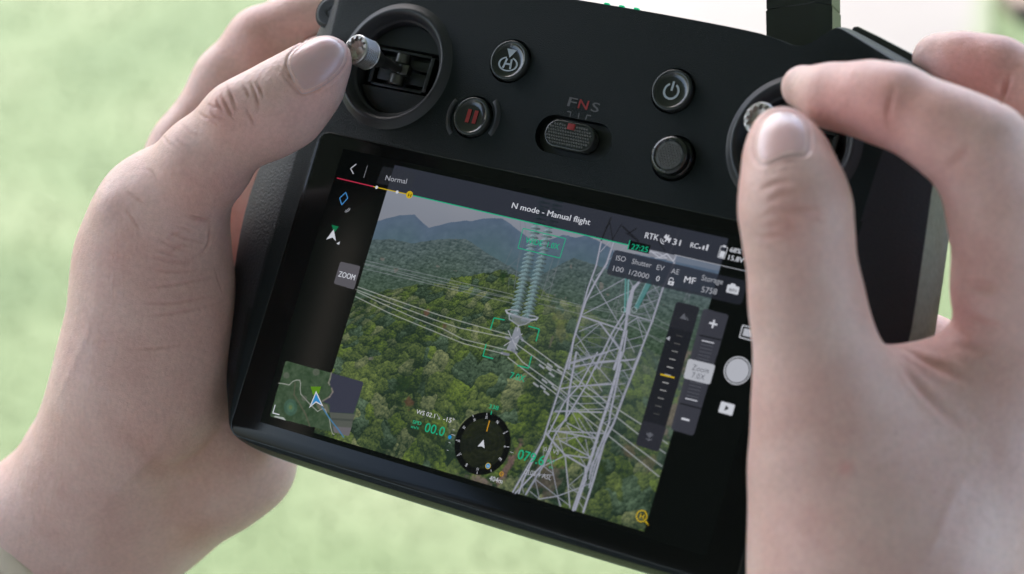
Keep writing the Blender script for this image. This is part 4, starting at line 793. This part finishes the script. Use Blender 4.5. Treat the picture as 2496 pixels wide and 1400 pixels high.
class Hand:
    """a hand as tapered, jointed volumes melted together: groups of chains, each joined to the whole with its own softness"""
    def __init__(s): s.g = []
    def chain(s, pts, k=6, join=6, wob=None):
        q = [N4(*p) for p in pts]; s.g.append((q, k, join))
    def sd(s, P, use=None):
        D = None
        for i, (q, k, join) in enumerate(s.g):
            if use is not None and not use[i]: continue
            d = s.one(i, P); D = d if D is None else smin(D, d, join)
        return D
    def one(s, i, P):
        q, k, join = s.g[i]; d = None
        for (a, r1), (b, r2) in zip(q[:-1], q[1:]):
            e = rcone(P, a, b, r1, r2); d = e if d is None else smin(d, e, k)
        return d
    def pick(s, P):
        """which chains can matter near this small cloud of points"""
        c = (P.min(0)+P.max(0))/2; R = np.linalg.norm(P.max(0)-P.min(0))/2; d = np.array([s.one(i, c[None])[0] for i in range(len(s.g))]); return d < d.min()+2*R+26
    def grad(s, P, e=.15, use=None):
        K = np.array([(1,-1,-1),(-1,-1,1),(-1,1,-1),(1,1,1)], float); g = sum(k[None]*s.sd(P+k*e, use)[:, None] for k in K); return g/(np.linalg.norm(g, axis=1, keepdims=True)+1e-9)
    def trace(s, pts, z0=110):
        """where the lines of sight through photo points meet the skin"""
        pts = np.asarray(pts, float); O = np.array([un(x, y, z0) for x, y in pts]); Dr = O-Cn; Dr /= np.linalg.norm(Dr, axis=1, keepdims=True)
        t = np.zeros(len(pts)); best = np.full(len(pts), 1e9); bt = t.copy()
        for _ in range(90):
            d = s.sd(O+Dr*t[:, None]); m = d < best; best = np.where(m, d, best); bt = np.where(m, t, bt); t = t+np.where(best < .02, 0, np.maximum(d*.9, .02)); 
        P = O+Dr*bt[:, None]
        for _ in range(3): P = P-s.grad(P)*s.sd(P)[:, None]
        return P
    def mesh(s, h, pad=3, zlim=None, clip=None):
        lo = np.min([p-r for q, _, _ in s.g for p, r in q], 0)-pad; hi = np.max([p+r for q, _, _ in s.g for p, r in q], 0)+pad
        n = np.ceil((hi-lo)/h).astype(int)+1; H = 5
        nc = np.ceil(n/H).astype(int)+1
        cx = [lo[i]+h*H*(np.arange(nc[i])+.5) for i in range(3)]; C = np.stack(np.meshgrid(*cx, indexing='ij'), -1).reshape(-1, 3)
        act = np.abs(s.sd(C)) < h*H*1.05; ci = np.stack(np.unravel_index(np.nonzero(act)[0], nc), 1)
        full = nc*H+1; G = np.full(full, np.float32(9)); 
        o = np.stack(np.meshgrid(*[np.arange(H+1)]*3, indexing='ij'), -1).reshape(-1, 3)
        big_ = ci//8; key = (big_[:, 0]*1000+big_[:, 1])*1000+big_[:, 2]; od = np.argsort(key, kind='stable'); sp = np.split(od, np.nonzero(np.diff(key[od]))[0]+1)
        for gi in sp:
            I = (ci[gi][:, None, :]*H+o[None]).reshape(-1, 3); P = lo+I*h; G[I[:, 0], I[:, 1], I[:, 2]] = s.sd(P, s.pick(P))
        A_ = np.zeros(tuple(nc), bool); A_[ci[:, 0], ci[:, 1], ci[:, 2]] = True
        A_ = A_.repeat(H, 0).repeat(H, 1).repeat(H, 2)                      # cells
        sg = G < 0; c8 = [sg[i:i+full[0]-1, j:j+full[1]-1, k:k+full[2]-1] for i in (0, 1) for j in (0, 1) for k in (0, 1)]
        sm = sum(c.astype(np.int8) for c in c8); cell = (sm > 0) & (sm < 8) & A_; ci = np.argwhere(cell); idm = np.full(cell.shape, -1, np.int32); idm[ci[:, 0], ci[:, 1], ci[:, 2]] = np.arange(len(ci))
        acc = np.zeros((len(ci), 3)); cnt = np.zeros(len(ci))
        cor = [(i, j, k) for i in (0, 1) for j in (0, 1) for k in (0, 1)]
        for a in cor:
            for ax in range(3):
                if a[ax]: continue
                b = list(a); b[ax] = 1; va = G[ci[:, 0]+a[0], ci[:, 1]+a[1], ci[:, 2]+a[2]]; vb = G[ci[:, 0]+b[0], ci[:, 1]+b[1], ci[:, 2]+b[2]]
                m = (va < 0) != (vb < 0); t = np.where(m, va/(va-vb+1e-12), 0); p = np.array(a, float)[None].repeat(len(ci), 0); p[:, ax] += t; acc += p*m[:, None]; cnt += m
        V = lo+(ci+acc/cnt[:, None])*h; F = []
        for ax in range(3):
            u, v = (ax+1) % 3, (ax+2) % 3; sl0 = [slice(None)]*3; sl1 = [slice(None)]*3; sl0[ax] = slice(0, -1); sl1[ax] = slice(1, None)
            e = np.argwhere(sg[tuple(sl0)] != sg[tuple(sl1)]); e = e[(e[:, u] > 0) & (e[:, v] > 0)]
            e = e[(e[:, 0] < cell.shape[0]) & (e[:, 1] < cell.shape[1]) & (e[:, 2] < cell.shape[2])]
            q = []
            for du, dv in ((-1, -1), (0, -1), (0, 0), (-1, 0)):
                c = e.copy(); c[:, u] += du; c[:, v] += dv; q.append(idm[c[:, 0], c[:, 1], c[:, 2]])
            q = np.stack(q, 1); fl = sg[e[:, 0], e[:, 1], e[:, 2]]; q = np.where(fl[:, None], q, q[:, ::-1]); F.append(q[(q >= 0).all(1)])
        F = np.concatenate(F)
        vb = ((V-lo)/(H*8*h)).astype(int); key = (vb[:, 0]*1000+vb[:, 1])*1000+vb[:, 2]; od = np.argsort(key, kind='stable')
        for gi in np.split(od, np.nonzero(np.diff(key[od]))[0]+1):
            P = V[gi]; us = s.pick(P)
            for _ in range(2): P = P-s.grad(P, use=us)*s.sd(P, us)[:, None]
            V[gi] = P
        return V, F
def vnorm(V, F):
    n = np.cross(V[F[:, 2]]-V[F[:, 0]], V[F[:, 3]]-V[F[:, 1]]); N = np.zeros_like(V)
    for k in range(4): np.add.at(N, F[:, k], n)
    return N/(np.linalg.norm(N, axis=1, keepdims=True)+1e-12)
def resample(P, step):
    P = np.asarray(P, float); d = np.r_[0, np.cumsum(np.linalg.norm(np.diff(P, axis=0), axis=1))]; n = max(2, int(d[-1]/step)+1); t = np.linspace(0, d[-1], n)
    return np.stack([np.interp(t, d, P[:, i]) for i in range(P.shape[1])], 1)
def catmull(P, n=8):
    P = [np.array(p, float) for p in P]; P = [2*P[0]-P[1]]+P+[2*P[-1]-P[-2]]; o = []
    for i in range(1, len(P)-2):
        for k in range(n):
            t = k/n; o.append(.5*((2*P[i])+(-P[i-1]+P[i+1])*t+(2*P[i-1]-5*P[i]+4*P[i+1]-P[i+2])*t*t+(-P[i-1]+3*P[i]-3*P[i+1]+P[i+2])*t**3))
    return np.array(o+[P[-2]])
def near_d(V, L, R):
    """distance of each vertex to a polyline, and how far along it the nearest point lies (only within R)"""
    lo, hi = L.min(0)-R, L.max(0)+R; m = np.nonzero(((V > lo) & (V < hi)).all(1))[0]; D = np.full(len(V), 1e9); t_ = np.zeros(len(V))
    if len(m) == 0: return D, t_
    P = V[m]; best = np.full(len(m), 1e9); bt = np.zeros(len(m))
    for i in range(len(L)-1):
        d = L[i+1]-L[i]; t = np.clip(((P-L[i])@d)/(d@d+1e-9), 0, 1); e = np.linalg.norm(P-L[i]-t[:, None]*d, axis=1); k = e < best; best = np.where(k, e, best); bt = np.where(k, (i+t)/(len(L)-1), bt)
    D[m] = best; t_[m] = bt; return D, t_
class Sculpt:
    def __init__(s, hand, V, F): s.h = hand; s.V = V; s.F = F; s.N = vnorm(V, F); s.off = np.zeros(len(V)); s.tint = np.ones((len(V), 3)); s.base = V.copy()
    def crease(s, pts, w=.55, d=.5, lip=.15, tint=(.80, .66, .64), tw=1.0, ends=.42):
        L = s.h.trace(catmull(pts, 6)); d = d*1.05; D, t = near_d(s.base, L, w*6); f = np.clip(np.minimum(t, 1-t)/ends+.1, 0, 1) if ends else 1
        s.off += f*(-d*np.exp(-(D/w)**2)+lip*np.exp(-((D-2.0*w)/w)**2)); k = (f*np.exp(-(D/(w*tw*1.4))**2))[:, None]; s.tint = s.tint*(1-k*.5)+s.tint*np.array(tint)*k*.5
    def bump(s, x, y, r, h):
        c = s.h.trace([(x, y)])[0]; D = np.linalg.norm(s.base-c, axis=1); s.off += h*np.exp(-(D/r)**2)
    def stain(s, x, y, r, tint, a=1.0):
        c = s.h.trace([(x, y)])[0]; D = np.linalg.norm(s.base-c, axis=1); k = (.8*a*np.exp(-(D/r)**2))[:, None]; s.tint = s.tint*(1-k)+s.tint*np.array(tint)*k
    def finish(s): s.V = s.base+s.N*s.off[:, None]; return s
def skin_mat(name, rot):
    m = bpy.data.materials.new(name); m.use_nodes = True; N = m.node_tree; b = N.nodes['Principled BSDF']; L = N.links.new
    tc = N.nodes.new('ShaderNodeTexCoord'); at = N.nodes.new('ShaderNodeVertexColor'); at.layer_name = 'tint'
    def noise(sc, det=3, rough=.5):
        n = N.nodes.new('ShaderNodeTexNoise'); n.inputs['Scale'].default_value = sc; n.inputs['Detail'].default_value = det; n.inputs['Roughness'].default_value = rough; L(tc.outputs['Object'], n.inputs['Vector']); return n
    n1 = noise(38, 4, .6); cr = N.nodes.new('ShaderNodeValToRGB'); e = cr.color_ramp.elements
    e[0].position = .34; e[0].color = (.61, .362, .325, 1); e[1].position = .68; e[1].color = (.68, .452, .412, 1); L(n1.outputs['Fac'], cr.inputs[0])
    n2 = noise(620, 3); mr = N.nodes.new('ShaderNodeMapRange'); mr.inputs['From Min'].default_value = .3; mr.inputs['From Max'].default_value = .7; mr.inputs['To Min'].default_value = .93; mr.inputs['To Max'].default_value = 1.05; L(n2.outputs['Fac'], mr.inputs['Value'])
    mx = N.nodes.new('ShaderNodeMixRGB'); mx.blend_type = 'MULTIPLY'; mx.inputs[0].default_value = 1; L(cr.outputs[0], mx.inputs[1]); L(at.outputs[0], mx.inputs[2])
    sc = N.nodes.new('ShaderNodeVectorMath'); sc.operation = 'SCALE'; L(mx.outputs[0], sc.inputs[0]); L(mr.outputs[0], sc.inputs['Scale']); L(sc.outputs[0], b.inputs['Base Color'])
    b.inputs['Subsurface Weight'].default_value = .22; b.inputs['Subsurface Radius'].default_value = (1, .35, .2); b.inputs['Subsurface Scale'].default_value = .0025
    b.inputs['Roughness'].default_value = .47; b.inputs['Specular IOR Level'].default_value = .38
    # fine skin lines: stretched cells, pores and a slow unevenness
    mp = N.nodes.new('ShaderNodeMapping'); mp.inputs['Rotation'].default_value = (.3, .2, .7); mp.inputs['Scale'].default_value = (1, 2.1, 1.3); L(tc.outputs['Object'], mp.inputs[0])
    vo = N.nodes.new('ShaderNodeTexVoronoi'); vo.feature = 'DISTANCE_TO_EDGE'; vo.inputs['Scale'].default_value = 620; L(mp.outputs[0], vo.inputs['Vector'])
    ms = N.nodes.new('ShaderNodeMath'); ms.operation = 'MINIMUM'; ms.inputs[1].default_value = .12; L(vo.outputs['Distance'], ms.inputs[0])
    n3 = noise(900, 3, .6); n4 = noise(120, 3, .55)
    def mul(o, k): q = N.nodes.new('ShaderNodeMath'); q.operation = 'MULTIPLY'; q.inputs[1].default_value = k; L(o, q.inputs[0]); return q.outputs[0]
    def add(a, c): q = N.nodes.new('ShaderNodeMath'); q.operation = 'ADD'; L(a, q.inputs[0]); L(c, q.inputs[1]); return q.outputs[0]
    mq = N.nodes.new('ShaderNodeMapping'); mq.inputs['Rotation'].default_value = rot; mq.inputs['Scale'].default_value = (1, .16, .35); L(tc.outputs['Object'], mq.inputs[0])
    n5 = N.nodes.new('ShaderNodeTexNoise'); n5.inputs['Scale'].default_value = 560; n5.inputs['Detail'].default_value = 2; n5.inputs['Distortion'].default_value = .6; L(mq.outputs[0], n5.inputs['Vector'])
    hgt = add(add(add(mul(ms.outputs[0], 1.1), mul(n3.outputs['Fac'], .35)), mul(n4.outputs['Fac'], 1.6)), mul(n5.outputs['Fac'], .55))
    bp = N.nodes.new('ShaderNodeBump'); bp.inputs['Strength'].default_value = .62; bp.inputs['Distance'].default_value = .0005; L(hgt, bp.inputs['Height']); L(bp.outputs[0], b.inputs['Normal'])
    return m
M_skinL = skin_mat('skin_left', (0, 0, radians(40))); M_skinR = skin_mat('skin_right', (0, 0, radians(-5)))
def nail_mat():
    m = mat('nail', (.60, .43, .40), .27, .45); N = m.node_tree; b = N.nodes['Principled BSDF']; at = N.nodes.new('ShaderNodeVertexColor'); at.layer_name = 'tint'
    N.links.new(at.outputs[0], b.inputs['Base Color']); b.inputs['Subsurface Weight'].default_value = .3; b.inputs['Subsurface Scale'].default_value = .002; b.inputs['Subsurface Radius'].default_value = (1, .4, .3)
    tc = N.nodes.new('ShaderNodeTexCoord'); nz = N.nodes.new('ShaderNodeTexNoise'); nz.inputs['Scale'].default_value = 180; N.links.new(tc.outputs['Object'], nz.inputs['Vector'])
    bp = N.nodes.new('ShaderNodeBump'); bp.inputs['Strength'].default_value = .25; bp.inputs['Distance'].default_value = .0004; N.links.new(nz.outputs['Fac'], bp.inputs['Height']); N.links.new(bp.outputs[0], b.inputs['Normal'])
    return m
M_nail = nail_mat()
def put_color(o, T3):
    a = o.data.color_attributes.new('tint', 'FLOAT_COLOR', 'POINT'); a.data.foreach_set('color', np.concatenate([T3, np.ones((len(T3), 1))], 1).astype(np.float32).ravel())
def hand_object(sc_, base, label, skin):
    V = sc_.V-base; o = mesh_np('hand', V, sc_.F, skin, None); put_color(o, sc_.tint); o.matrix_world = MW @ Matrix.Translation(Vector(base)*.001); return meta(o, label, 'hand', 'hands holding the remote')
def nail(hand, sc_, outline, parent, base, lift=.35, tip=0, rings_=9, flat=None):
    B = catmull(list(outline)+[outline[0]], 5)[:-1]; c = B.mean(0); n = len(B); ks = np.linspace(0, 1, rings_+1)[1:]
    pts = [c]+[c+(b-c)*k for k in ks for b in B]; P = hand.trace(pts); Nn = hand.grad(P); kk = np.r_[0, np.repeat(ks, n)]
    hgt = lift*(1-kk**5)-.22*kk**6; P = P+Nn*hgt[:, None]
    F = [[0, 1+i, 1+(i+1) % n] for i in range(n)]
    for j in range(rings_-1):
        for i in range(n): a = 1+j*n+i; b = 1+j*n+(i+1) % n; F.append([a, a+n, b+n, b])
    o = mesh_np('thumbnail', P-base, F, M_nail, parent); recalc(o)
    col = np.tile(np.array((.56, .345, .335)), (len(P), 1)); ang = np.r_[0, np.tile(np.arange(n)/n, len(ks))]
    dt = np.linalg.norm(np.array(pts)-np.array(tip), axis=1); k = np.exp(-(dt/24.)**2)[:, None]; col = col*(1-k*.75)+np.array((.64, .48, .45))*k*.7
    e = np.clip((kk-.86)/.14, 0, 1)[:, None]; col = col*(1-e*.35)+np.array((.58, .43, .40))*e*.35; put_color(o, col)
    return o

# ---------------- left hand
LH = Hand()
LH.chain([(796,149,25,61), (743,197,28,72), (665,252,31,84), (588,299,32,91), (500,395,27,103), (392,520,16,133)], 7, 6)          # thumb
LH.chain([(392,520,16,133), (372,640,8,166), (374,780,0,176), (350,950,-8,194)], 14, 12)                                          # thenar
LH.chain([(752,222,24,66), (700,272,26,74), (655,300,28,74)], 8, 9)
LH.chain([(350,950,-8,194), (275,1130,-22,186), (120,1335,-34,205), (-160,1600,-46,225)], 14, 16)                                 # wrist, thumb side
LH.chain([(470,950,-40,165), (500,1100,-48,160), (365,1205,-46,172), (165,1390,-50,190), (-60,1630,-56,215)], 16, 18)             # heel
LH.chain([(560,1110,-38,120), (600,1130,-44,105), (540,1175,-44,106)], 8, 14)
LH.chain([(360,600,-40,110), (450,830,-62,140), (470,980,-60,150)], 12, 6)                                                       # palm behind
LH.chain([(350,545,-30,92), (455,362,-34,82), (560,200,-36,82), (642,108,-36,84), (735,62,-40,76), (850,20,-44,66)], 6, 4)       # index
LH.chain([(440,720,-66,100), (560,560,-66,84), (640,470,-58,82), (760,410,-60,74), (860,380,-60,64)], 6, 3)                       # middle
LH.chain([(480,860,-70,96), (620,720,-64,80), (730,640,-64,74), (840,610,-64,62)], 6, 3)
LH.chain([(520,990,-70,90), (650,900,-64,70), (740,850,-64,62), (820,830,-64,54)], 6, 3)
V, F = LH.mesh(.6); SL = Sculpt(LH, V, F)
V = None
# knuckle of the thumb and its folds
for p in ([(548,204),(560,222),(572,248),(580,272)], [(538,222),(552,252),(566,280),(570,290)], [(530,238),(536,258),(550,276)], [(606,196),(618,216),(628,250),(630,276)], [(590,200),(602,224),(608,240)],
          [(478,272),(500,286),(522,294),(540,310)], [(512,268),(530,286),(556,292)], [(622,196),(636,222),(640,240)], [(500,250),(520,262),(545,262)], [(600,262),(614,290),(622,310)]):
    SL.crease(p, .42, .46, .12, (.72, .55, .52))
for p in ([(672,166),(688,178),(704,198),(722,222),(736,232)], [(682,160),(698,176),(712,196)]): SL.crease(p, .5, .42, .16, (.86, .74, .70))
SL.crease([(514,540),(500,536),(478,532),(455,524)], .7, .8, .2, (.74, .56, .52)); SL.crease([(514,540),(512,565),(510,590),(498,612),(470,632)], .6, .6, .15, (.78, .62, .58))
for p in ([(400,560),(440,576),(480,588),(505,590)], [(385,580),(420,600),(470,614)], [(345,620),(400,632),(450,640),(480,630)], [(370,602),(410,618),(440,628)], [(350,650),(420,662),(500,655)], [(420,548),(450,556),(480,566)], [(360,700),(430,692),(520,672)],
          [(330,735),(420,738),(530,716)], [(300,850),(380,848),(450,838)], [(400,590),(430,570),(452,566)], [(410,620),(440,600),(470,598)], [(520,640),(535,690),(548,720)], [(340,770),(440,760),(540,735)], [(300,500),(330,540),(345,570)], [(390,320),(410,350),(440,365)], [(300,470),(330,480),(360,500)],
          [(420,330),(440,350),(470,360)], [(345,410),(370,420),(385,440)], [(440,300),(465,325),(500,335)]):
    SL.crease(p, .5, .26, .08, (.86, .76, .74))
SL.crease([(545,1020),(530,1060),(480,1110),(410,1140),(350,1150)], 2.2, .6, .3, (.92, .84, .78), 1, .5); SL.crease([(250,930),(280,1010),(340,1080),(400,1150),(440,1240),(470,1310)], 4.0, .55, .2, (.95, .90, .88), .8, .5)
pass
for x, y, r, h in ((540,300,7,.9), (600,320,7,.5), (250,505,8,1.4), (300,432,9,-.7), (212,655,12,-.7), (556,222,6,.7), (645,190,7,-.4), (420,470,12,.5)): SL.bump(x, y, r, h)
for x, y, r, t_, a in ((560,300,9,(1.0,.80,.78),.8), (540,255,6,(.98,.80,.78),.7), (470,480,14,(1.02,.88,.86),.6), (330,600,16,(1.0,.86,.84),.5), (650,210,6,(.96,.84,.80),.6), (800,220,8,(1.05,.96,.94),.6), (360,860,22,(1.0,.9,.88),.5), (300,1040,16,(1.0,.88,.85),.5), (500,1150,18,(.98,.92,.80),.6), (470,1300,10,(.92,.80,.66),.7), (520,800,14,(1.02,.92,.90),.4), (640,330,10,(1.04,.88,.86),.7), (680,60,14,(1.02,.84,.82),.6), (600,130,14,(1.04,.86,.84),.5), (760,240,8,(1.05,.88,.87),.6), (420,420,16,(1.0,.9,.88),.5), (250,620,12,(.97,.93,.92),.5), (440,1000,18,(1.03,.93,.9),.5), (150,1180,20,(.98,.95,.93),.5)):
    SL.stain(x, y, r, t_, a)
nlL = [(698,158),(710,188),(725,217),(739,230),(770,221),(804,201),(832,175),(847,146),(847,113),(829,92),(800,83),(765,90),(730,109),(704,135)]
Lg = LH.trace(catmull(nlL+[nlL[0]], 4)); Dn, _ = near_d(SL.base, Lg, 4); SL.off += -.35*np.exp(-(Dn/.5)**2)+.16*np.exp(-((Dn-1.1)/.6)**2); k = np.exp(-(Dn/.6)**2)[:, None]; SL.tint = SL.tint*(1-k)+SL.tint*np.array((.93,.84,.80))*k
SL.crease([(230,720),(215,800),(185,880),(150,950),(120,1010)], 1.9, -.2, 0, (.96,.985,1.01), 1, .4); SL.crease([(420,1000),(380,1100),(300,1180),(230,1260)], 1.8, -.3, 0, (.97,.985,1.0), 1, .4)
SL.finish(); bL = LH.g[1][0][2][0]
hl = hand_object(SL, bL, 'left hand, thumb pressing the left stick, wrist running down to the lower left corner', M_skinL)
nail(LH, SL, nlL, hl, bL, .30, tip=(846,120))
# the shirt sleeve at its wrist
M_cloth = mat('beige_cloth', (.72, .58, .47), .85, .2, noise=(70, .12)); nt_ = M_cloth.node_tree
wv_ = nt_.nodes.new('ShaderNodeTexWave'); wv_.inputs['Scale'].default_value = 900; tc_ = nt_.nodes.new('ShaderNodeTexCoord'); nt_.links.new(tc_.outputs['Object'], wv_.inputs['Vector']); bp_ = nt_.nodes.new('ShaderNodeBump'); bp_.inputs['Distance'].default_value = .0004; bp_.inputs['Strength'].default_value = .5; nt_.links.new(wv_.outputs['Fac'], bp_.inputs['Height']); nt_.links.new(bp_.outputs[0], nt_.nodes['Principled BSDF'].inputs['Normal'])
a0, _ = N4(134, 1366, -42, 10); ax_ = Rn.T @ np.array((-.72, -.68, .03)); ax_ /= np.linalg.norm(ax_); u_ = np.cross(ax_, (0,0,1.)); u_ /= np.linalg.norm(u_); w_ = np.cross(ax_, u_)
g = Geo(); R0 = 43.5; rg_ = []
for t, r, rip in ((6, R0-1.6, 0), (.4, R0-1.6, 0), (-.5, R0-.6, 0), (-.3, R0+.6, 0), (.8, R0+1.2, 0), (7, R0+1.0, .3), (8, R0+.3, .3), (9, R0+1.0, .4), (20, R0+2, 1.2), (34, R0+3, 2), (55, R0+4, 2), (80, R0+4, 2)):
    rg_.append([a0+ax_*t+(u_*cos(q)+w_*sin(q))*(r+rip*sin(5*q+t*.12)+.6*rip*sin(9*q-t*.2)) for q in np.linspace(0, 2*pi, 97)[:-1]])
g.loft(rg_); sv = mesh_np('sleeve', np.array(g.V)-bL, g.F, M_cloth, hl); recalc(sv); sv['label'] = 'beige shirt cuff'

# ---------------- right hand
RH = Hand()
RH.chain([(1905,335,40,72), (1918,390,43,90), (1933,470,46,108), (1941,530,46,118), (1953,640,42,114), (1970,760,36,126), (2005,940,28,138)], 8, 6)   # thumb
RH.chain([(2005,940,28,138), (2048,1090,20,184), (2088,1220,12,222), (2150,1430,6,290), (2215,1700,0,325)], 14, 12)                                  # thenar, wrist
RH.chain([(2160,1090,0,170), (2260,1200,-14,215), (2200,1430,-20,248), (2205,1700,-26,270)], 16, 20)                                                 # heel
RH.chain([(2450,930,-14,115), (2390,1110,-16,170), (2280,1250,-16,210)], 14, 24)                                                                     # back of the palm
RH.chain([(1958,213,24,53), (2035,235,28,70), (2120,244,31,84), (2190,262,33,90), (2300,318,32,98), (2395,372,28,107)], 6, 5)                          # index, tip to middle joint
RH.chain([(2395,372,28,107), (2438,520,18,106), (2455,700,6,114), (2470,880,-8,125), (2450,960,-14,125)], 10, 8)                                      # index, down to the palm
RH.chain([(2130,1000,12,100), (2250,962,2,88), (2370,955,-4,96), (2430,930,-8,100)], 12, 10)                                                            # web
RH.chain([(2286,145,-14,61), (2350,158,-14,68), (2430,175,-14,74), (2540,235,-16,84), (2620,380,-22,92)], 6, 3)                                        # middle
RH.chain([(2620,380,-22,92), (2610,620,-32,100), (2560,880,-36,112), (2450,1000,-30,130)], 8, 8)
RH.chain([(2330,480,-58,66), (2400,560,-56,74), (2440,700,-54,88), (2500,900,-46,105)], 6, 4)                                                         # ring finger behind the grip
RH.chain([(2210,790,-74,58), (2280,850,-66,66), (2370,920,-56,84), (2420,1010,-48,100)], 6, 4)                                                        # little finger
V, F = RH.mesh(.65); SR = Sculpt(RH, V, F); V = None
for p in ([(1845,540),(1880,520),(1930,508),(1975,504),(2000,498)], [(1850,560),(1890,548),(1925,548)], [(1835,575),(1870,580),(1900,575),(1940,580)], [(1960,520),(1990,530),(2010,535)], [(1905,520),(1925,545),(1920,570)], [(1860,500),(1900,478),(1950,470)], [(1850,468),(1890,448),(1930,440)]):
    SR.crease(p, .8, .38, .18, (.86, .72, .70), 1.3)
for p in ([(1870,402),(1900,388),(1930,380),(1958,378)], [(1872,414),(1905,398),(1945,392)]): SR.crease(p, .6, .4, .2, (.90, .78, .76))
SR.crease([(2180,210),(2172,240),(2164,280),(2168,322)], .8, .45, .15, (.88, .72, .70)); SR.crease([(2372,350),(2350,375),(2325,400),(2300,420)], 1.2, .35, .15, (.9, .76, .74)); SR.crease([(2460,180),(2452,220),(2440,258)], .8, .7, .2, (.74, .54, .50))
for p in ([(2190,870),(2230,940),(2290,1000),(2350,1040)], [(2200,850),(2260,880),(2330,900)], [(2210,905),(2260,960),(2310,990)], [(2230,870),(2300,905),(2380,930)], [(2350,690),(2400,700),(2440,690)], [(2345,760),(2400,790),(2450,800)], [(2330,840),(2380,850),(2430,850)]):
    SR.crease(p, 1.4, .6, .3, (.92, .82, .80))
for x, y, r, h in ((1930,540,8,.6), (2400,330,9,.8), (2110,190,8,.3), (2010,900,16,1.0)): SR.bump(x, y, r, h)
for x, y, r, t_, a in ((1925,545,9,(.98,.78,.76),.8), (1935,430,6,(1.02,.86,.84),.6), (2010,240,9,(1.0,.80,.80),.8), (2110,270,10,(1.0,.78,.78),.8), (2230,300,12,(1.0,.82,.80),.7), (2060,215,14,(1.04,.84,.84),.6), (2180,300,18,(1.02,.84,.83),.6), (2400,210,16,(1.02,.80,.80),.7), (2290,360,14,(1.02,.84,.82),.5), (2420,560,16,(1.02,.88,.86),.5), (2150,250,10,(1.0,.84,.82),.5), (2330,150,10,(1.0,.76,.76),.8), (2400,160,10,(1.0,.84,.84),.7), (1960,960,14,(1.0,.86,.84),.6), (2062,1142,2.2,(1.0,.70,.70),.8), (1930,1270,16,(1.0,.87,.84),.5), (2380,700,14,(.98,.82,.82),.6), (2240,880,10,(1.0,.84,.84),.6), (2340,800,8,(.96,.74,.74),.7), (2100,700,12,(1.04,1.0,.98),.5)):
    SR.stain(x, y, r, t_, a)
nlR = [(1838,335),(1836,365),(1843,392),(1864,403),(1895,392),(1930,381),(1962,379),(1974,358),(1974,325),(1964,296),(1942,276),(1912,268),(1880,274),(1853,298)]
Lg = RH.trace(catmull(nlR+[nlR[0]], 4)); Dn, _ = near_d(SR.base, Lg, 4); SR.off += -.35*np.exp(-(Dn/.6)**2)+.16*np.exp(-((Dn-1.2)/.7)**2); k = np.exp(-(Dn/.7)**2)[:, None]; SR.tint = SR.tint*(1-k)+SR.tint*np.array((.94,.84,.82))*k
rs = np.random.default_rng(3)                                    # moles and pores on the ball of the thumb
for _ in range(60):
    x, y = rs.uniform(1880, 2400), rs.uniform(1020, 1380); SR.stain(x, y, rs.uniform(.35, .6), (.80, .72, .70), .7)
SR.crease([(2400,1120),(2330,1200),(2290,1300),(2230,1390)], 2.0, -.35, 0, (.96,.98,1.0), 1, .4)
SR.finish(); bR = RH.g[1][0][2][0]
hr = hand_object(SR, bR, 'right hand, thumb and index finger pinching the right stick, other fingers raised behind', M_skinR)
nail(RH, SR, nlR, hr, bR, .32, tip=(1905,268))
